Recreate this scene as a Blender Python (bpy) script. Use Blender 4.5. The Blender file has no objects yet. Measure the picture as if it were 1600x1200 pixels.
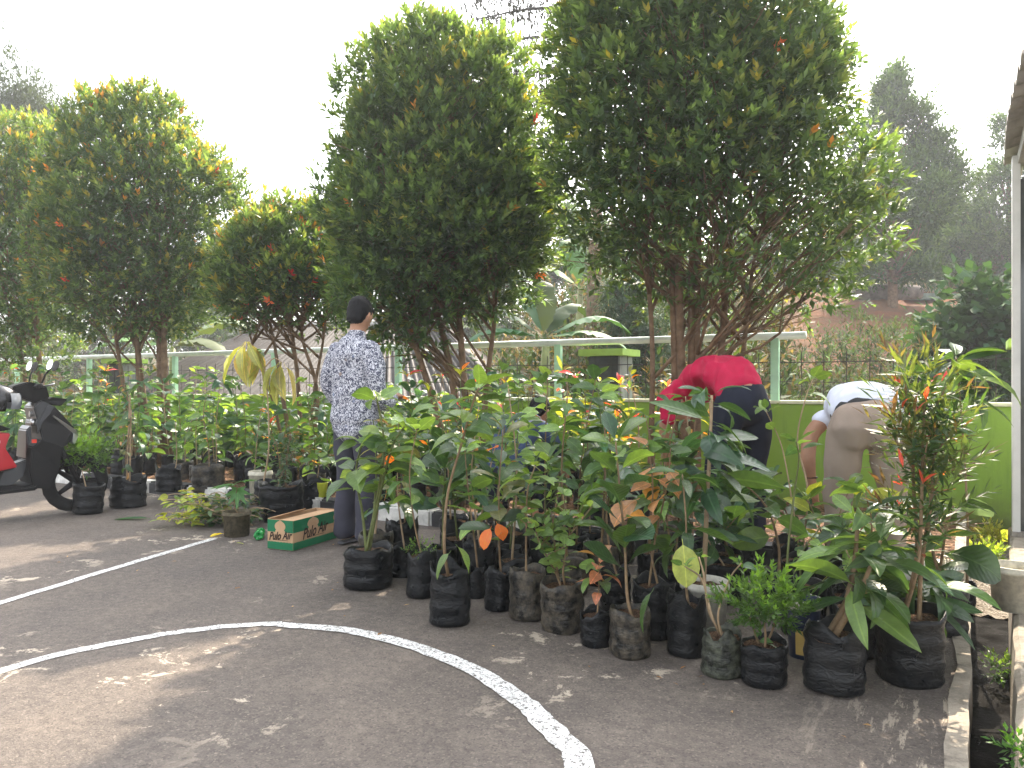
import bpy, bmesh, math, random
import numpy as np
from mathutils import Vector, Matrix, noise as mnoise
random.seed(7); np.random.seed(7)
scene = bpy.context.scene
COL = scene.collection
R = math.radians
# ------------------------------------------------------------------ camera
YAW = R(30.6); CAMH = 1.12; FPX = 1200.0
cam_d = bpy.data.cameras.new('camera'); cam = bpy.data.objects.new('camera', cam_d); COL.objects.link(cam)
cam_d.sensor_width = 36; cam_d.lens = 27.0; cam_d.clip_start = .05; cam_d.clip_end = 1500
cam.location = (0, 0, CAMH); cam.rotation_euler = (R(90), 0, YAW)
scene.camera = cam
# ------------------------------------------------------------------ sky, sun, exposure
SUN_EL = 46.0; SUN_AZ = -8.0          # azimuth clockwise from +Y (behind the wall)
w = bpy.data.worlds.new('World'); scene.world = w; w.use_nodes = True
nt = w.node_tree; nt.nodes.clear()
sky = nt.nodes.new('ShaderNodeTexSky'); sky.sky_type = 'NISHITA'; sky.sun_disc = False
sky.sun_elevation = R(SUN_EL); sky.sun_rotation = R(SUN_AZ)
sky.air_density = 1.0; sky.dust_density = 4.0; sky.ozone_density = 1.0
hs = nt.nodes.new('ShaderNodeHueSaturation'); hs.inputs['Saturation'].default_value = .22
bg = nt.nodes.new('ShaderNodeBackground'); bg.inputs['Strength'].default_value = .15
wo = nt.nodes.new('ShaderNodeOutputWorld')
nt.links.new(sky.outputs[0], hs.inputs['Color']); nt.links.new(hs.outputs[0], bg.inputs['Color']); nt.links.new(bg.outputs[0], wo.inputs['Surface'])
sd = bpy.data.lights.new('sun', 'SUN'); sd.energy = 2.1; sd.angle = R(0.6); sd.color = (1, .85, .67)
so = bpy.data.objects.new('sun', sd); COL.objects.link(so)
_a = R(SUN_AZ); _e = R(SUN_EL)
SUNDIR = Vector((math.sin(_a)*math.cos(_e), math.cos(_a)*math.cos(_e), math.sin(_e)))
so.rotation_euler = (-SUNDIR).to_track_quat('-Z', 'Y').to_euler(); so.location = (0, 0, 20)
scene.view_settings.view_transform = 'Standard'; scene.view_settings.look = 'None'
scene.view_settings.exposure = 2.38; scene.view_settings.gamma = 1.0
try: scene.view_settings.use_curve_mapping = False
except Exception: pass
cy = scene.cycles
cy.use_denoising = True; cy.max_bounces = 7; cy.diffuse_bounces = 3; cy.glossy_bounces = 2
cy.transmission_bounces = 5; cy.transparent_max_bounces = 6; cy.volume_bounces = 0; cy.sample_clamp_indirect = 6
cy.use_adaptive_sampling = True; cy.adaptive_threshold = .015

# ------------------------------------------------------------------ geometry of the place
FW = Vector((-math.sin(YAW), math.cos(YAW), 0)); RT = Vector((math.cos(YAW), math.sin(YAW), 0))
def at(x, y, D):                      # the point seen at photo pixel x,y at distance D along the view
    return Vector((0, 0, CAMH)) + FW*D + RT*((x-800)/FPX*D) + Vector((0, 0, (600-y)/FPX*D))
def gr(x, y, z=0.0):                  # the point of level z seen at photo pixel x,y
    return at(x, y, (CAMH-z)*FPX/(y-600))
def pix(p):
    d = Vector(p)-Vector((0, 0, CAMH)); D = d.dot(FW)
    return 800+FPX*d.dot(RT)/D, 600-FPX*d.z/D, D
def onv(x, v):                        # ground u,v on line Y=v under photo column x, with its distance
    a = (x-800)/FPX; D = v/(FW.y+a*RT.y); return Vector((D*(FW.x+a*RT.x), v, 0)), D

# ------------------------------------------------------------------ object helpers
def tag(o, label=None, cat=None, group=None, kind=None):
    if label: o['label'] = label
    if cat: o['category'] = cat
    if group: o['group'] = group
    if kind: o['kind'] = kind
    return o
def empty(name, loc, label=None, cat=None, group=None, rz=0):
    o = bpy.data.objects.new(name, None); COL.objects.link(o); o.location = loc; o.rotation_euler = (0, 0, rz)
    o.empty_display_size = .1
    return tag(o, label, cat, group)
def link(name, me, mat=None, parent=None, M=None):
    o = bpy.data.objects.new(name, me); COL.objects.link(o)
    if mat is not None and not me.materials: me.materials.append(mat)
    if parent is not None: o.parent = parent
    if M is not None: o.matrix_local = M
    return o
def mesh(name, v, f, smooth=True, cols=None):
    me = bpy.data.meshes.new(name)
    if isinstance(v, np.ndarray) and isinstance(f, np.ndarray):
        n = f.shape[1]
        me.vertices.add(len(v)); me.vertices.foreach_set('co', v.astype(np.float32).ravel())
        me.loops.add(f.size); me.loops.foreach_set('vertex_index', f.astype(np.int32).ravel())
        me.polygons.add(len(f)); me.polygons.foreach_set('loop_start', np.arange(0, f.size, n, dtype=np.int32))
        me.update(calc_edges=True)
    else:
        me.from_pydata([tuple(p) for p in v], [], f); me.update()
    if smooth and len(me.polygons): me.polygons.foreach_set('use_smooth', np.ones(len(me.polygons), bool))
    if cols is not None:
        a = me.color_attributes.new('Col', 'FLOAT_COLOR', 'POINT')
        c = np.ones((len(me.vertices), 4), np.float32); c[:, :3] = cols
        a.data.foreach_set('color', c.ravel())
    return me
class MB:
    def __init__(s): s.v = []; s.f = []
    def add(s, v, f):
        k = len(s.v); s.v += [Vector(p) for p in v]; s.f += [tuple(i+k for i in q) for q in f]; return s
    def box(s, a, b, M=None):
        x0, y0, z0 = a; x1, y1, z1 = b
        v = [Vector(p) for p in ((x0,y0,z0),(x1,y0,z0),(x1,y1,z0),(x0,y1,z0),(x0,y0,z1),(x1,y0,z1),(x1,y1,z1),(x0,y1,z1))]
        if M is not None: v = [M @ p for p in v]
        return s.add(v, [(3,2,1,0),(4,5,6,7),(0,1,5,4),(1,2,6,5),(2,3,7,6),(3,0,4,7)])
    def tube(s, pts, rad, n=6, caps=True):
        pts = [Vector(p) for p in pts]
        if not hasattr(rad, '__len__'): rad = [rad]*len(pts)
        k = len(s.v); up = None
        for i, p in enumerate(pts):
            d = (pts[min(i+1, len(pts)-1)]-pts[max(i-1, 0)])
            if d.length < 1e-9: d = Vector((0,0,1))
            d.normalize()
            if up is None:
                up = Vector((0,0,1)).cross(d)
                if up.length < .1: up = Vector((1,0,0)).cross(d)
            up = (up-d*up.dot(d))
            if up.length < 1e-6: up = d.orthogonal()
            up.normalize(); si = d.cross(up)
            for j in range(n):
                a = 2*math.pi*j/n; s.v.append(p+(up*math.cos(a)+si*math.sin(a))*rad[i])
        for i in range(len(pts)-1):
            for j in range(n):
                a = k+i*n+j; b = k+i*n+(j+1) % n; s.f.append((a, b, b+n, a+n))
        if caps:
            s.f.append(tuple(range(k+n-1, k-1, -1))); e = k+(len(pts)-1)*n; s.f.append(tuple(range(e, e+n)))
        return s
    def ring(s, prof, n=20, c=(0,0,0), close=True, cap0=False, cap1=False):   # lathe about z: prof of (r,z)
        k = len(s.v); c = Vector(c)
        for r, z in prof:
            for j in range(n):
                a = 2*math.pi*j/n; s.v.append(c+Vector((r*math.cos(a), r*math.sin(a), z)))
        for i in range(len(prof)-1):
            for j in range(n):
                a = k+i*n+j; b = k+i*n+(j+1) % n; s.f.append((a, b, b+n, a+n))
        if cap0: s.f.append(tuple(range(k+n-1, k-1, -1)))
        if cap1: e = k+(len(prof)-1)*n; s.f.append(tuple(range(e, e+n)))
        return s
    def build(s, name, mat=None, parent=None, M=None, smooth=False, bevel=0):
        me = mesh(name, s.v, s.f, smooth)
        if bevel:
            bm = bmesh.new(); bm.from_mesh(me)
            bmesh.ops.bevel(bm, geom=[e for e in bm.edges if e.is_manifold and e.calc_face_angle(0) > .6], offset=bevel, segments=2, affect='EDGES', clamp_overlap=True)
            bm.to_mesh(me); bm.free()
        return link(name, me, mat, parent, M)
def curve_pts(ctrl, n=8):             # Catmull-Rom through control points
    c = [Vector(p) for p in ctrl]
    if len(c) < 3: return [c[0].lerp(c[-1], i/n) for i in range(n+1)]
    c = [c[0]*2-c[1]]+c+[c[-1]*2-c[-2]]; out = []
    for i in range(1, len(c)-2):
        for k in range(n):
            t = k/n; a, b, d, e = c[i-1], c[i], c[i+1], c[i+2]
            out.append(.5*((2*b)+(-a+d)*t+(2*a-5*b+4*d-e)*t*t+(-a+3*b-3*d+e)*t**3))
    out.append(c[-2]); return out
def lerp_r(r0, r1, n): return [r0+(r1-r0)*i/(n-1) for i in range(n)]

# ------------------------------------------------------------------ materials
class NT:
    def __init__(s, name):
        s.m = bpy.data.materials.new(name); s.m.use_nodes = True; s.t = s.m.node_tree; s.t.nodes.clear()
        s.out = s.n('ShaderNodeOutputMaterial')
    def n(s, typ, **kw):
        o = s.t.nodes.new(typ)
        for k, v in kw.items(): setattr(o, k, v)
        return o
    def l(s, a, b): s.t.links.new(a, b); return s
    def noise(s, vec, scale, detail=4, rough=.6, dist=0):
        o = s.n('ShaderNodeTexNoise'); o.inputs['Scale'].default_value = scale; o.inputs['Detail'].default_value = detail
        o.inputs['Roughness'].default_value = rough; o.inputs['Distortion'].default_value = dist
        if vec is not None: s.l(vec, o.inputs['Vector'])
        return o.outputs['Fac']
    def ramp(s, fac, stops, interp='LINEAR'):
        o = s.n('ShaderNodeValToRGB'); cr = o.color_ramp; cr.interpolation = interp
        while len(cr.elements) < len(stops): cr.elements.new(.5)
        for e, (p, c) in zip(cr.elements, stops):
            e.position = p; e.color = (c, c, c, 1) if not hasattr(c, '__len__') else (*c, 1)
        s.l(fac, o.inputs['Fac']); return o.outputs['Color']
    def mix(s, fac, a, b, mode='MIX'):
        o = s.n('ShaderNodeMix', data_type='RGBA', blend_type=mode)
        for k, v in ((0, fac), (6, a), (7, b)):
            if hasattr(v, 'is_linked') or hasattr(v, 'links'): s.l(v, o.inputs[k])
            elif hasattr(v, '__len__'): o.inputs[k].default_value = (*v, 1)
            else: o.inputs[k].default_value = v if k == 0 else (v, v, v, 1)
        return o.outputs[2]
    def math(s, op, a, b=None):
        o = s.n('ShaderNodeMath', operation=op)
        for k, v in ((0, a), (1, b)):
            if v is None: continue
            if isinstance(v, (int, float)): o.inputs[k].default_value = v
            else: s.l(v, o.inputs[k])
        return o.outputs[0]
    def coord(s, kind='Object', scale=None):
        tc = s.n('ShaderNodeTexCoord'); v = tc.outputs[kind]
        if scale is not None:
            mp = s.n('ShaderNodeMapping'); mp.inputs['Scale'].default_value = scale; s.l(v, mp.inputs['Vector']); v = mp.outputs[0]
        return v
    def bump(s, h, strength=.3, dist=.01):
        o = s.n('ShaderNodeBump'); o.inputs['Strength'].default_value = strength; o.inputs['Distance'].default_value = dist
        s.l(h, o.inputs['Height']); return o.outputs[0]
    def bsdf(s, col, rough=.7, spec=.4, nrm=None, metal=0):
        b = s.n('ShaderNodeBsdfPrincipled')
        for k, v in (('Base Color', col), ('Roughness', rough), ('Specular IOR Level', spec), ('Metallic', metal)):
            if hasattr(v, 'links'): s.l(v, b.inputs[k])
            elif hasattr(v, '__len__'): b.inputs[k].default_value = (*v, 1)
            else: b.inputs[k].default_value = v
        if nrm is not None: s.l(nrm, b.inputs['Normal'])
        return b.outputs[0]
    def done(s, sh): s.l(sh, s.out.inputs['Surface']); return s.m
MATS = {}
def plain(name, col, rough=.6, spec=.4, var=.25, scale=8, bump=.15, bscale=60, metal=0, dist=.004):
    if name in MATS: return MATS[name]
    t = NT(name); co = t.coord()
    c2 = tuple(x*(1-var) for x in col); c3 = tuple(min(1, x*(1+var)) for x in col)
    c = t.ramp(t.noise(co, scale, 5), [(.3, c2), (.7, c3)])
    n = t.bump(t.noise(co, bscale, 4), bump, dist) if bump else None
    MATS[name] = t.done(t.bsdf(c, rough, spec, n, metal)); return MATS[name]
def leaf_mat(name, src, trans=.36, rough=.33, spec=.5, vein=True):
    t = NT(name)
    if src == 'obj':
        oi = t.n('ShaderNodeObjectInfo'); base = oi.outputs['Color']; rnd = oi.outputs['Random']
        v = t.ramp(rnd, [(0, .72), (1, 1.25)])
        base = t.mix(1, base, v, 'MULTIPLY')
    else:
        at_ = t.n('ShaderNodeAttribute', attribute_name='Col'); base = at_.outputs['Color']
    co = t.coord()
    nrm = None
    if vein:
        sx = t.n('ShaderNodeSeparateXYZ'); t.l(co, sx.inputs[0])
        ax = t.math('ABSOLUTE', sx.outputs[0])
        mid = t.ramp(ax, [(.006, 1), (.018, 0)])
        ph = t.math('MULTIPLY', t.math('SUBTRACT', sx.outputs[1], t.math('MULTIPLY', ax, .8)), 75.0)
        sv = t.math('SINE', ph)
        side = t.ramp(sv, [(.8, 0), (1, .16)])
        vv = t.math('ADD', mid, side)
        vvc = t.math('MINIMUM', vv, 1.0)
        blot = t.ramp(t.noise(co, 5, 3), [(.35, .8), (.7, 1.2)])
        base = t.mix(1, base, blot, 'MULTIPLY')
        base = t.mix(t.math('MULTIPLY', vvc, .4), base, t.mix(1, base, (2.2, 2.0, 1.9), 'MULTIPLY'))
        nrm = t.bump(t.math('ADD', t.math('MULTIPLY', sv, .22), t.math('MULTIPLY', mid, 2.)), .22, .008)
    p = t.bsdf(base, rough, spec, nrm)
    tr = t.n('ShaderNodeBsdfTranslucent')
    tc = t.mix(1, base, (2.3, 2.1, .7), 'MULTIPLY'); t.l(tc, tr.inputs['Color'])
    mx = t.n('ShaderNodeMixShader'); mx.inputs[0].default_value = trans
    t.l(p, mx.inputs[1]); t.l(tr.outputs[0], mx.inputs[2])
    return t.done(mx.outputs[0])
M_LEAF = leaf_mat('leaf', 'obj'); M_CROWN = leaf_mat('crown_leaf', 'attr', .46, .42, .4, False)
M_BUSH = leaf_mat('bush_leaf', 'attr', .16, .7, .1, False)
M_LEAFM = leaf_mat('matte_leaf', 'obj', .2, .6, .2, False)
M_BARK = plain('bark', (.16, .105, .065), .85, .2, .45, 14, .6, 45)
M_STEM = plain('stem_brown', (.20, .135, .075), .75, .3, .4, 25, .4, 80)
M_STEMG = plain('stem_green', (.11, .13, .04), .6, .3, .35, 20, .2, 80)
M_TWIG = plain('dry_twig', (.33, .24, .15), .8, .2, .3, 20, .4, 80)
# ------------------------------------------------------------------ setting: terrain, asphalt, channel, kerb, bed
def smooth(a, b, x):
    t = np.clip((x-a)/(b-a), 0, 1); return t*t*(3-2*t)
def terrain_h(u, v):
    D = FW.x*u+FW.y*v; s = RT.x*u+RT.y*v; a = s/np.maximum(D, .5)
    right = np.interp(D, [6, 9, 12, 15, 18, 22, 27, 40, 80, 300], [-.6, -.3, .35, 1.2, 2.1, 3.2, 4.3, 5.0, 7, 9])
    left = np.interp(D, [6, 10, 14, 22, 30, 45, 80, 300], [-.6, -1.4, -1.6, -1.2, .6, 2.5, 4, 7])
    k = smooth(-.18, .12, a); h = left*(1-k)+right*k
    h = h+.18*np.sin(u*1.7+v*.6)*np.sin(v*1.1-u*.4)*smooth(9, 14, D)+.1*np.sin(u*3.9)*np.sin(v*3.3)*smooth(9, 14, D)
    return np.where(v < 7.25, -.62, h)
def build_terrain():
    g = np.linspace(-1, 1, 190); e = np.sinh(g*4.2)/np.sinh(4.2)
    us = e*280-2; vs = np.concatenate([[-200, -60, -10, 7.2], 7.26+(np.sinh(np.linspace(0, 1, 190)*4.0)/np.sinh(4.0))*300])
    U, V = np.meshgrid(us, vs); Z = terrain_h(U, V)
    v = np.stack([U.ravel(), V.ravel(), Z.ravel()], 1); nu = len(us); nv = len(vs)
    i = np.arange(nv-1)[:, None]*nu+np.arange(nu-1)[None, :]
    f = np.stack([i, i+1, i+1+nu, i+nu], -1).reshape(-1, 4)
    D = FW.x*U+FW.y*V; s = RT.x*U+RT.y*V; a = s/np.maximum(D, .5)
    dirt = (smooth(12.5, 15.5, D)*(1-smooth(27, 31, D))*smooth(.28, .42, a)).ravel()[:, None]
    col = (1-dirt)*np.array([.055, .06, .028])+dirt*np.array([.23, .10, .052])
    t = NT('terrain'); at_ = t.n('ShaderNodeAttribute', attribute_name='Col'); co = t.coord()
    c = t.mix(t.ramp(t.noise(co, 1.3, 6, .7), [(.42, 0), (.62, .7)]), at_.outputs['Color'], (.13, .09, .05))
    c = t.mix(t.ramp(t.noise(co, 11, 5, .7), [(.45, 0), (.66, .55)]), c, (.15, .105, .07))
    m = t.done(t.bsdf(c, .95, .1, t.bump(t.noise(co, 7, 6, .75), 1, .12)))
    tag(link('terrain', mesh('terrain', v, f, True, col), m), 'hillside and lower ground beyond the green wall', kind='structure')
build_terrain()

def asphalt_mat():
    t = NT('asphalt'); co = t.coord()
    big = t.noise(co, .55, 4, .6); mid = t.noise(co, 3.2, 6, .7); fine = t.noise(co, 130, 3, .7); grit = t.noise(co, 320, 2, .6)
    c = t.ramp(mid, [(.3, (.098, .082, .071)), (.52, (.155, .130, .110)), (.75, (.215, .180, .150))])
    c = t.mix(t.ramp(big, [(.35, 0), (.7, .5)]), c, (.125, .110, .102))
    c = t.mix(t.ramp(fine, [(.40, .35), (.58, 0)]), c, (.06, .052, .046))
    lum = t.noise(co, 24, 5, .75)
    c = t.mix(1, c, t.ramp(lum, [(.3, .72), (.7, 1.28)]), 'MULTIPLY')
    vo = t.n('ShaderNodeTexVoronoi'); vo.inputs['Scale'].default_value = 150; t.l(co, vo.inputs['Vector'])
    sep = t.n('ShaderNodeSeparateColor'); t.l(vo.outputs['Color'], sep.inputs[0])
    c = t.mix(t.ramp(sep.outputs[0], [(.84, 0), (.97, .5)]), c, (.25, .215, .18))
    c = t.mix(t.ramp(sep.outputs[1], [(.86, 0), (.97, .5)]), c, (.045, .04, .037))
    # peeled pale flakes, gathered in patches
    fl = t.noise(co, 4.2, 9, .74, .4); area = t.ramp(t.noise(co, .9, 2, .5), [(.50, 0), (.60, 1)])
    sxx = t.n('ShaderNodeSeparateXYZ'); t.l(co, sxx.inputs[0])
    edge = t.ramp(t.math('ADD', sxx.outputs[0], 1.0), [(.45, 0), (.95, 1)])
    strk = t.noise(t.coord('Object', (9, 1.6, 1)), 1.4, 6, .75)
    fk = t.math('MULTIPLY', t.ramp(fl, [(.575, 0), (.605, 1)]), area)
    fk2 = t.math('MULTIPLY', t.ramp(strk, [(.55, 0), (.60, 1)]), edge)
    c = t.mix(t.math('MULTIPLY', t.math('MAXIMUM', fk, fk2), .9), c, (.50, .43, .34))
    cr = t.n('ShaderNodeTexVoronoi', feature='DISTANCE_TO_EDGE'); cr.inputs['Scale'].default_value = .8
    wv = t.n('ShaderNodeVectorMath', operation='ADD'); nz = t.n('ShaderNodeTexNoise'); nz.inputs['Scale'].default_value = 2.5; t.l(co, nz.inputs['Vector'])
    t.l(co, wv.inputs[0]); t.l(nz.outputs['Color'], wv.inputs[1]); t.l(wv.outputs[0], cr.inputs['Vector'])
    h = t.math('ADD', t.math('MULTIPLY', fine, .6), t.math('ADD', t.math('MULTIPLY', grit, .35), t.math('ADD', t.math('MULTIPLY', mid, .6), t.math('MULTIPLY', lum, 1.4))))
    return t.done(t.bsdf(c, t.ramp(mid, [(.3, .75), (.7, .93)]), .3, t.bump(h, .75, .012)))
M_ASPH = asphalt_mat()
m = MB(); m.box((-70, -45, -.5), (0, 4.9, 0)); tag(m.build('car_park_ground', M_ASPH), 'worn grey asphalt of the parking yard', kind='structure')

def paint_mat():
    t = NT('road_paint'); co = t.coord()
    c = t.mix(t.ramp(t.noise(co, 14, 5), [(.3, 0), (.75, 1)]), (.62, .62, .60), (.80, .80, .78))
    pa = t.ramp(t.noise(co, 95, 5, .75), [(.40, 0), (.50, 1)])
    p = t.bsdf(c, .8, .3, t.bump(t.noise(co, 130, 3), .6, .01))
    tr = t.n('ShaderNodeBsdfTransparent'); mx = t.n('ShaderNodeMixShader')
    t.l(pa, mx.inputs[0]); t.l(tr.outputs[0], mx.inputs[1]); t.l(p, mx.inputs[2]); return t.done(mx.outputs[0])
M_PAINT = paint_mat()
def strip(name, ctrl, wid, label, n=10):
    pts = curve_pts(ctrl, n); v = []; f = []; rnd = random.Random(3)
    for i, p in enumerate(pts):
        d = (pts[min(i+1, len(pts)-1)]-pts[max(i-1, 0)]); d.normalize(); s = Vector((-d.y, d.x, 0))
        wv = (wid(i/(len(pts)-1)) if callable(wid) else wid)*(.5+rnd.uniform(-.03, .03))
        j = rnd.uniform(-.004, .004)
        v += [p+s*(wv+j), p-s*(wv-j)]
        if i: f.append((2*i-2, 2*i-1, 2*i+1, 2*i))
    o = link(name, mesh(name, v, f, False), M_PAINT); return tag(o, label, kind='structure')
Z4 = Vector((0, 0, .004))
ln = [gr(335, 842), gr(160, 894), gr(0, 943)]; ln.append(ln[-1]+(ln[-1]-ln[0])*1.4)
strip('parking_line', [p+Z4 for p in ln], .058, 'straight white painted parking line on the asphalt')
arc = [Vector((-2.2, .35, 0)), Vector((-3.0, .85, 0)), gr(0, 1050), gr(200, 1002), gr(340, 981), gr(440, 975)]
strip('painted_arc', [p+Z4 for p in arc], lambda t: .06, 'far half of the white arc painted on the asphalt')
arc = [gr(437, 977), gr(560, 989), gr(700, 1030), gr(800, 1086), gr(862, 1142), gr(905, 1200), Vector((-.82, 1.55, 0)), Vector((-1.0, .9, 0)), Vector((-1.6, .45, 0))]
strip('painted_arc', [p+Z4*1.25 for p in arc], lambda t: .066+.022*min(1, t*2), 'near half of the white arc painted on the asphalt')

# concrete
def concrete(name, base=(.36, .33, .28), dark=.5):
    t = NT(name); co = t.coord()
    c = t.ramp(t.noise(co, 2.6, 7, .7), [(.28, tuple(x*dark for x in base)), (.5, base), (.78, tuple(x*1.25 for x in base))])
    c = t.mix(t.ramp(t.noise(t.coord('Object', (6, 6, 1.5)), 2, 5, .7), [(.5, 0), (.72, .75)]), c, (.06, .052, .045) if base[0] > .1 else (.003, .003, .0028))
    return t.done(t.bsdf(c, .85 if base[0] > .1 else t.ramp(t.noise(co, 5, 4), [(.4, .5), (.65, .9)]), .3 if base[0] > .1 else .02, t.bump(t.noise(co, 60, 5, .7), .6, .008)))
M_CONC = concrete('concrete'); M_CONCD = concrete('wet_dark_concrete', (.0065, .006, .0055), .45); M_CONCL = concrete('pale_concrete', (.33, .29, .235), .55)
def chan_r(v): return .13+(.28-.13)*(v-2.65)/4.3
# concrete lip along the asphalt, beside the channel
v = []; f = []; n = 40; rnd = random.Random(2)
for i in range(n+1):
    y = -3+7.9*i/n; wob = rnd.uniform(-.008, .008)
    v += [(-.045+wob*2, y, .006), (.012+wob, y, .006), (.014+wob, y, -.16), (.004, y, -.5)]
    if i:
        a = 4*i-4; f += [(a, a+1, a+5, a+4), (a+1, a+2, a+6, a+5), (a+2, a+3, a+7, a+6)]
tag(link('channel_lip', mesh('channel_lip', v, f, False), M_CONCL), 'chipped concrete edge between asphalt and drain', kind='structure')
# right bank of the channel: raised walkway slab
v = []; f = []
for i in range(n+1):
    y = -3+10.0*i/n; e = chan_r(max(y, 1.5)); wob = rnd.uniform(-.006, .006)
    v += [(4, y, .03), (e+.02+wob, y, .03), (e+wob, y, .015), (e-.012, y, -.2), (e-.03, y, -.5)]
    if i:
        a = 5*i-5; f += [(a, a+1, a+6, a+5), (a+1, a+2, a+7, a+6), (a+2, a+3, a+8, a+7), (a+3, a+4, a+9, a+8)]
tag(link('walkway_slab', mesh('walkway_slab', [p for p in v], [q[::-1] for q in f], False), M_CONCL), 'pale concrete walkway on the far side of the drain', kind='structure')
m = MB(); m.box((-.01, -3, -.35), (.5, 7.0, -.215)); tag(m.build('drain_floor', M_CONCD), 'dark wet concrete floor of the drain', kind='structure')
def water_mat():
    t = NT('drain_water'); co = t.coord()
    return t.done(t.bsdf((.016, .014, .011), .1, .4, t.bump(t.noise(co, 26, 3), .12, .01)))
v = []; f = []
for i in range(31):
    y = 1.9+.85*i/30; c = .066+.006*math.sin(y*9); hw = (.034+.006*math.sin(y*23)+.004*math.sin(y*51))*math.sin(math.pi*min(1, max(.02, i/30)))**.35
    v += [(c-hw, y, -.209), (c+hw, y, -.209)]
    if i: f.append((2*i-2, 2*i-1, 2*i+1, 2*i))
tag(link('drain_water', mesh('drain_water', v, f, False), water_mat()), 'thin sheet of water in the drain', kind='structure')
# gravel filling the head of the drain
def gravel_mat():
    t = NT('gravel'); co = t.coord(); vo = t.n('ShaderNodeTexVoronoi'); vo.inputs['Scale'].default_value = 70; t.l(co, vo.inputs['Vector'])
    sep = t.n('ShaderNodeSeparateColor'); t.l(vo.outputs['Color'], sep.inputs[0])
    c = t.ramp(sep.outputs[0], [(0, (.16, .13, .10)), (.5, (.25, .22, .175)), (1, (.34, .31, .26))])
    return t.done(t.bsdf(c, .9, .2, t.bump(vo.outputs['Distance'], 1, .012)))
M_GRAVEL = gravel_mat()
v = []; f = []
for i in range(25):
    y = 5.15+1.83*i/24
    for j in range(7):
        x = .0+(chan_r(y)+.0)*j/6
        z = -.205+.12*min(1, max(0, (y-5.2)/.7))+.012*math.sin(x*60+y*21)
        v.append((x, y, z))
    if i:
        for j in range(6):
            a = 7*i-7+j; f.append((a, a+1, a+8, a+7))
tag(link('gravel', mesh('gravel', v, f), M_GRAVEL), 'sunlit gravel heaped at the head of the drain', kind='stuff')

# kerb: painted stones
M_KW = plain('kerb_white', (.62, .61, .57), .85, .2, .35, 9, .4, 50); M_KB = plain('kerb_black', (.045, .045, .045), .8, .25, .5, 9, .4, 50)
kerb = empty('kerb', (0, 4.88, 0)); tag(kerb, 'low black and white painted kerb along the planting bed', kind='structure')
mk = MB(); mk.box((0, 0, -.1), (.595, .17, .125)); kme = {}
for k in ('w', 'b'):
    o = mk.build('kerb_stone', M_KW if k == 'w' else M_KB, bevel=.018); kme[k] = o.data; bpy.data.objects.remove(o)
for i in range(26):
    x = -.63-.6*i
    link('kerb_stone', kme['w' if i % 2 in (0,) else 'b'], None, kerb, Matrix.Translation((x, random.uniform(-.006, .006), random.uniform(-.008, .006))))
def soil_mat(name, a, b, chips):
    t = NT(name); co = t.coord(); vo = t.n('ShaderNodeTexVoronoi'); vo.inputs['Scale'].default_value = 38; t.l(co, vo.inputs['Vector'])
    sep = t.n('ShaderNodeSeparateColor'); t.l(vo.outputs['Color'], sep.inputs[0])
    c = t.ramp(t.noise(co, 9, 6, .7), [(.3, a), (.7, b)])
    c = t.mix(t.ramp(sep.outputs[0], [(.62, 0), (.7, .9)]), c, chips)
    return t.done(t.bsdf(c, .95, .15, t.bump(vo.outputs['Distance'], 1, .02)))
M_SOIL = soil_mat('soil', (.06, .036, .022), (.15, .085, .05), (.30, .18, .11))
v = []; f = []; nx = 90; ny = 16
for j in range(ny+1):
    for i in range(nx+1):
        x = -18+17.95*i/nx; y = 5.02+2.0*j/ny
        v.append((x, y, .085+.03*math.sin(x*3.1+y*2)*math.sin(y*5)+.02*math.sin(x*9.7)))
        if i and j:
            a = j*(nx+1)+i; f.append((a-nx-2, a-nx-1, a, a-1))
tag(link('planting_bed', mesh('planting_bed', v, f), M_SOIL), 'brown soil of the planting bed behind the kerb', kind='structure')
m = MB(); m.box((-.06, 4.9, -.5), (0.0, 7.0, .13)); tag(m.build('bed_edge', M_CONC, bevel=.01), 'weathered concrete edge at the end of the planting bed', kind='structure')

# ------------------------------------------------------------------ green wall, wire mesh, rail, pillars
def paint_wall():
    t = NT('lime_paint'); co = t.coord()
    c = t.ramp(t.noise(co, 1.2, 5), [(.3, (.185, .325, .04)), (.7, (.225, .375, .05))])
    st = t.noise(t.coord('Object', (5, 5, .6)), 2.2, 5, .7)
    c = t.mix(t.ramp(st, [(.52, 0), (.75, .5)]), c, (.11, .21, .03))
    sx = t.n('ShaderNodeSeparateXYZ'); t.l(co, sx.inputs[0])
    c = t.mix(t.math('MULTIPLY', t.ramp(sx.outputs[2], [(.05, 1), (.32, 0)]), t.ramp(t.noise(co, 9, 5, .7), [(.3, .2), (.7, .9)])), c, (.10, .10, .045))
    return t.done(t.bsdf(c, .7, .3, t.bump(t.noise(co, 45, 4), .25, .006)))
M_LIME = paint_wall(); M_LIMEC = plain('lime_cap', (.34, .52, .10), .65, .3, .2, 6, .2, 40)
wall = empty('boundary_wall', (0, 7.08, 0), 'low lime green rendered wall behind the plants and trees', 'wall')
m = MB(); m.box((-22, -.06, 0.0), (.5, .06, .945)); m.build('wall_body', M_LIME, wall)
m = MB(); m.box((-22, -.09, .947), (.5, .09, .975)); m.build('coping', plain('coping_cream', (.62, .64, .45), .7, .3, .25, 5, .3, 40), wall, bevel=.006)
M_WIRE = plain('wire', (.035, .03, .028), .6, .4, .5, 30, 0)
fence = empty('wire_fence', (0, 7.08, .97), 'thin dark welded wire grid standing on the green wall', 'fence')
mw = MB(); mw.tube([(0, 0, 0), (0, 0, .44)], .0042, 5); ow = mw.build('wire', M_WIRE, fence); wme = ow.data
ow.matrix_local = Matrix.Translation((.2, 0, 0))
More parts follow.
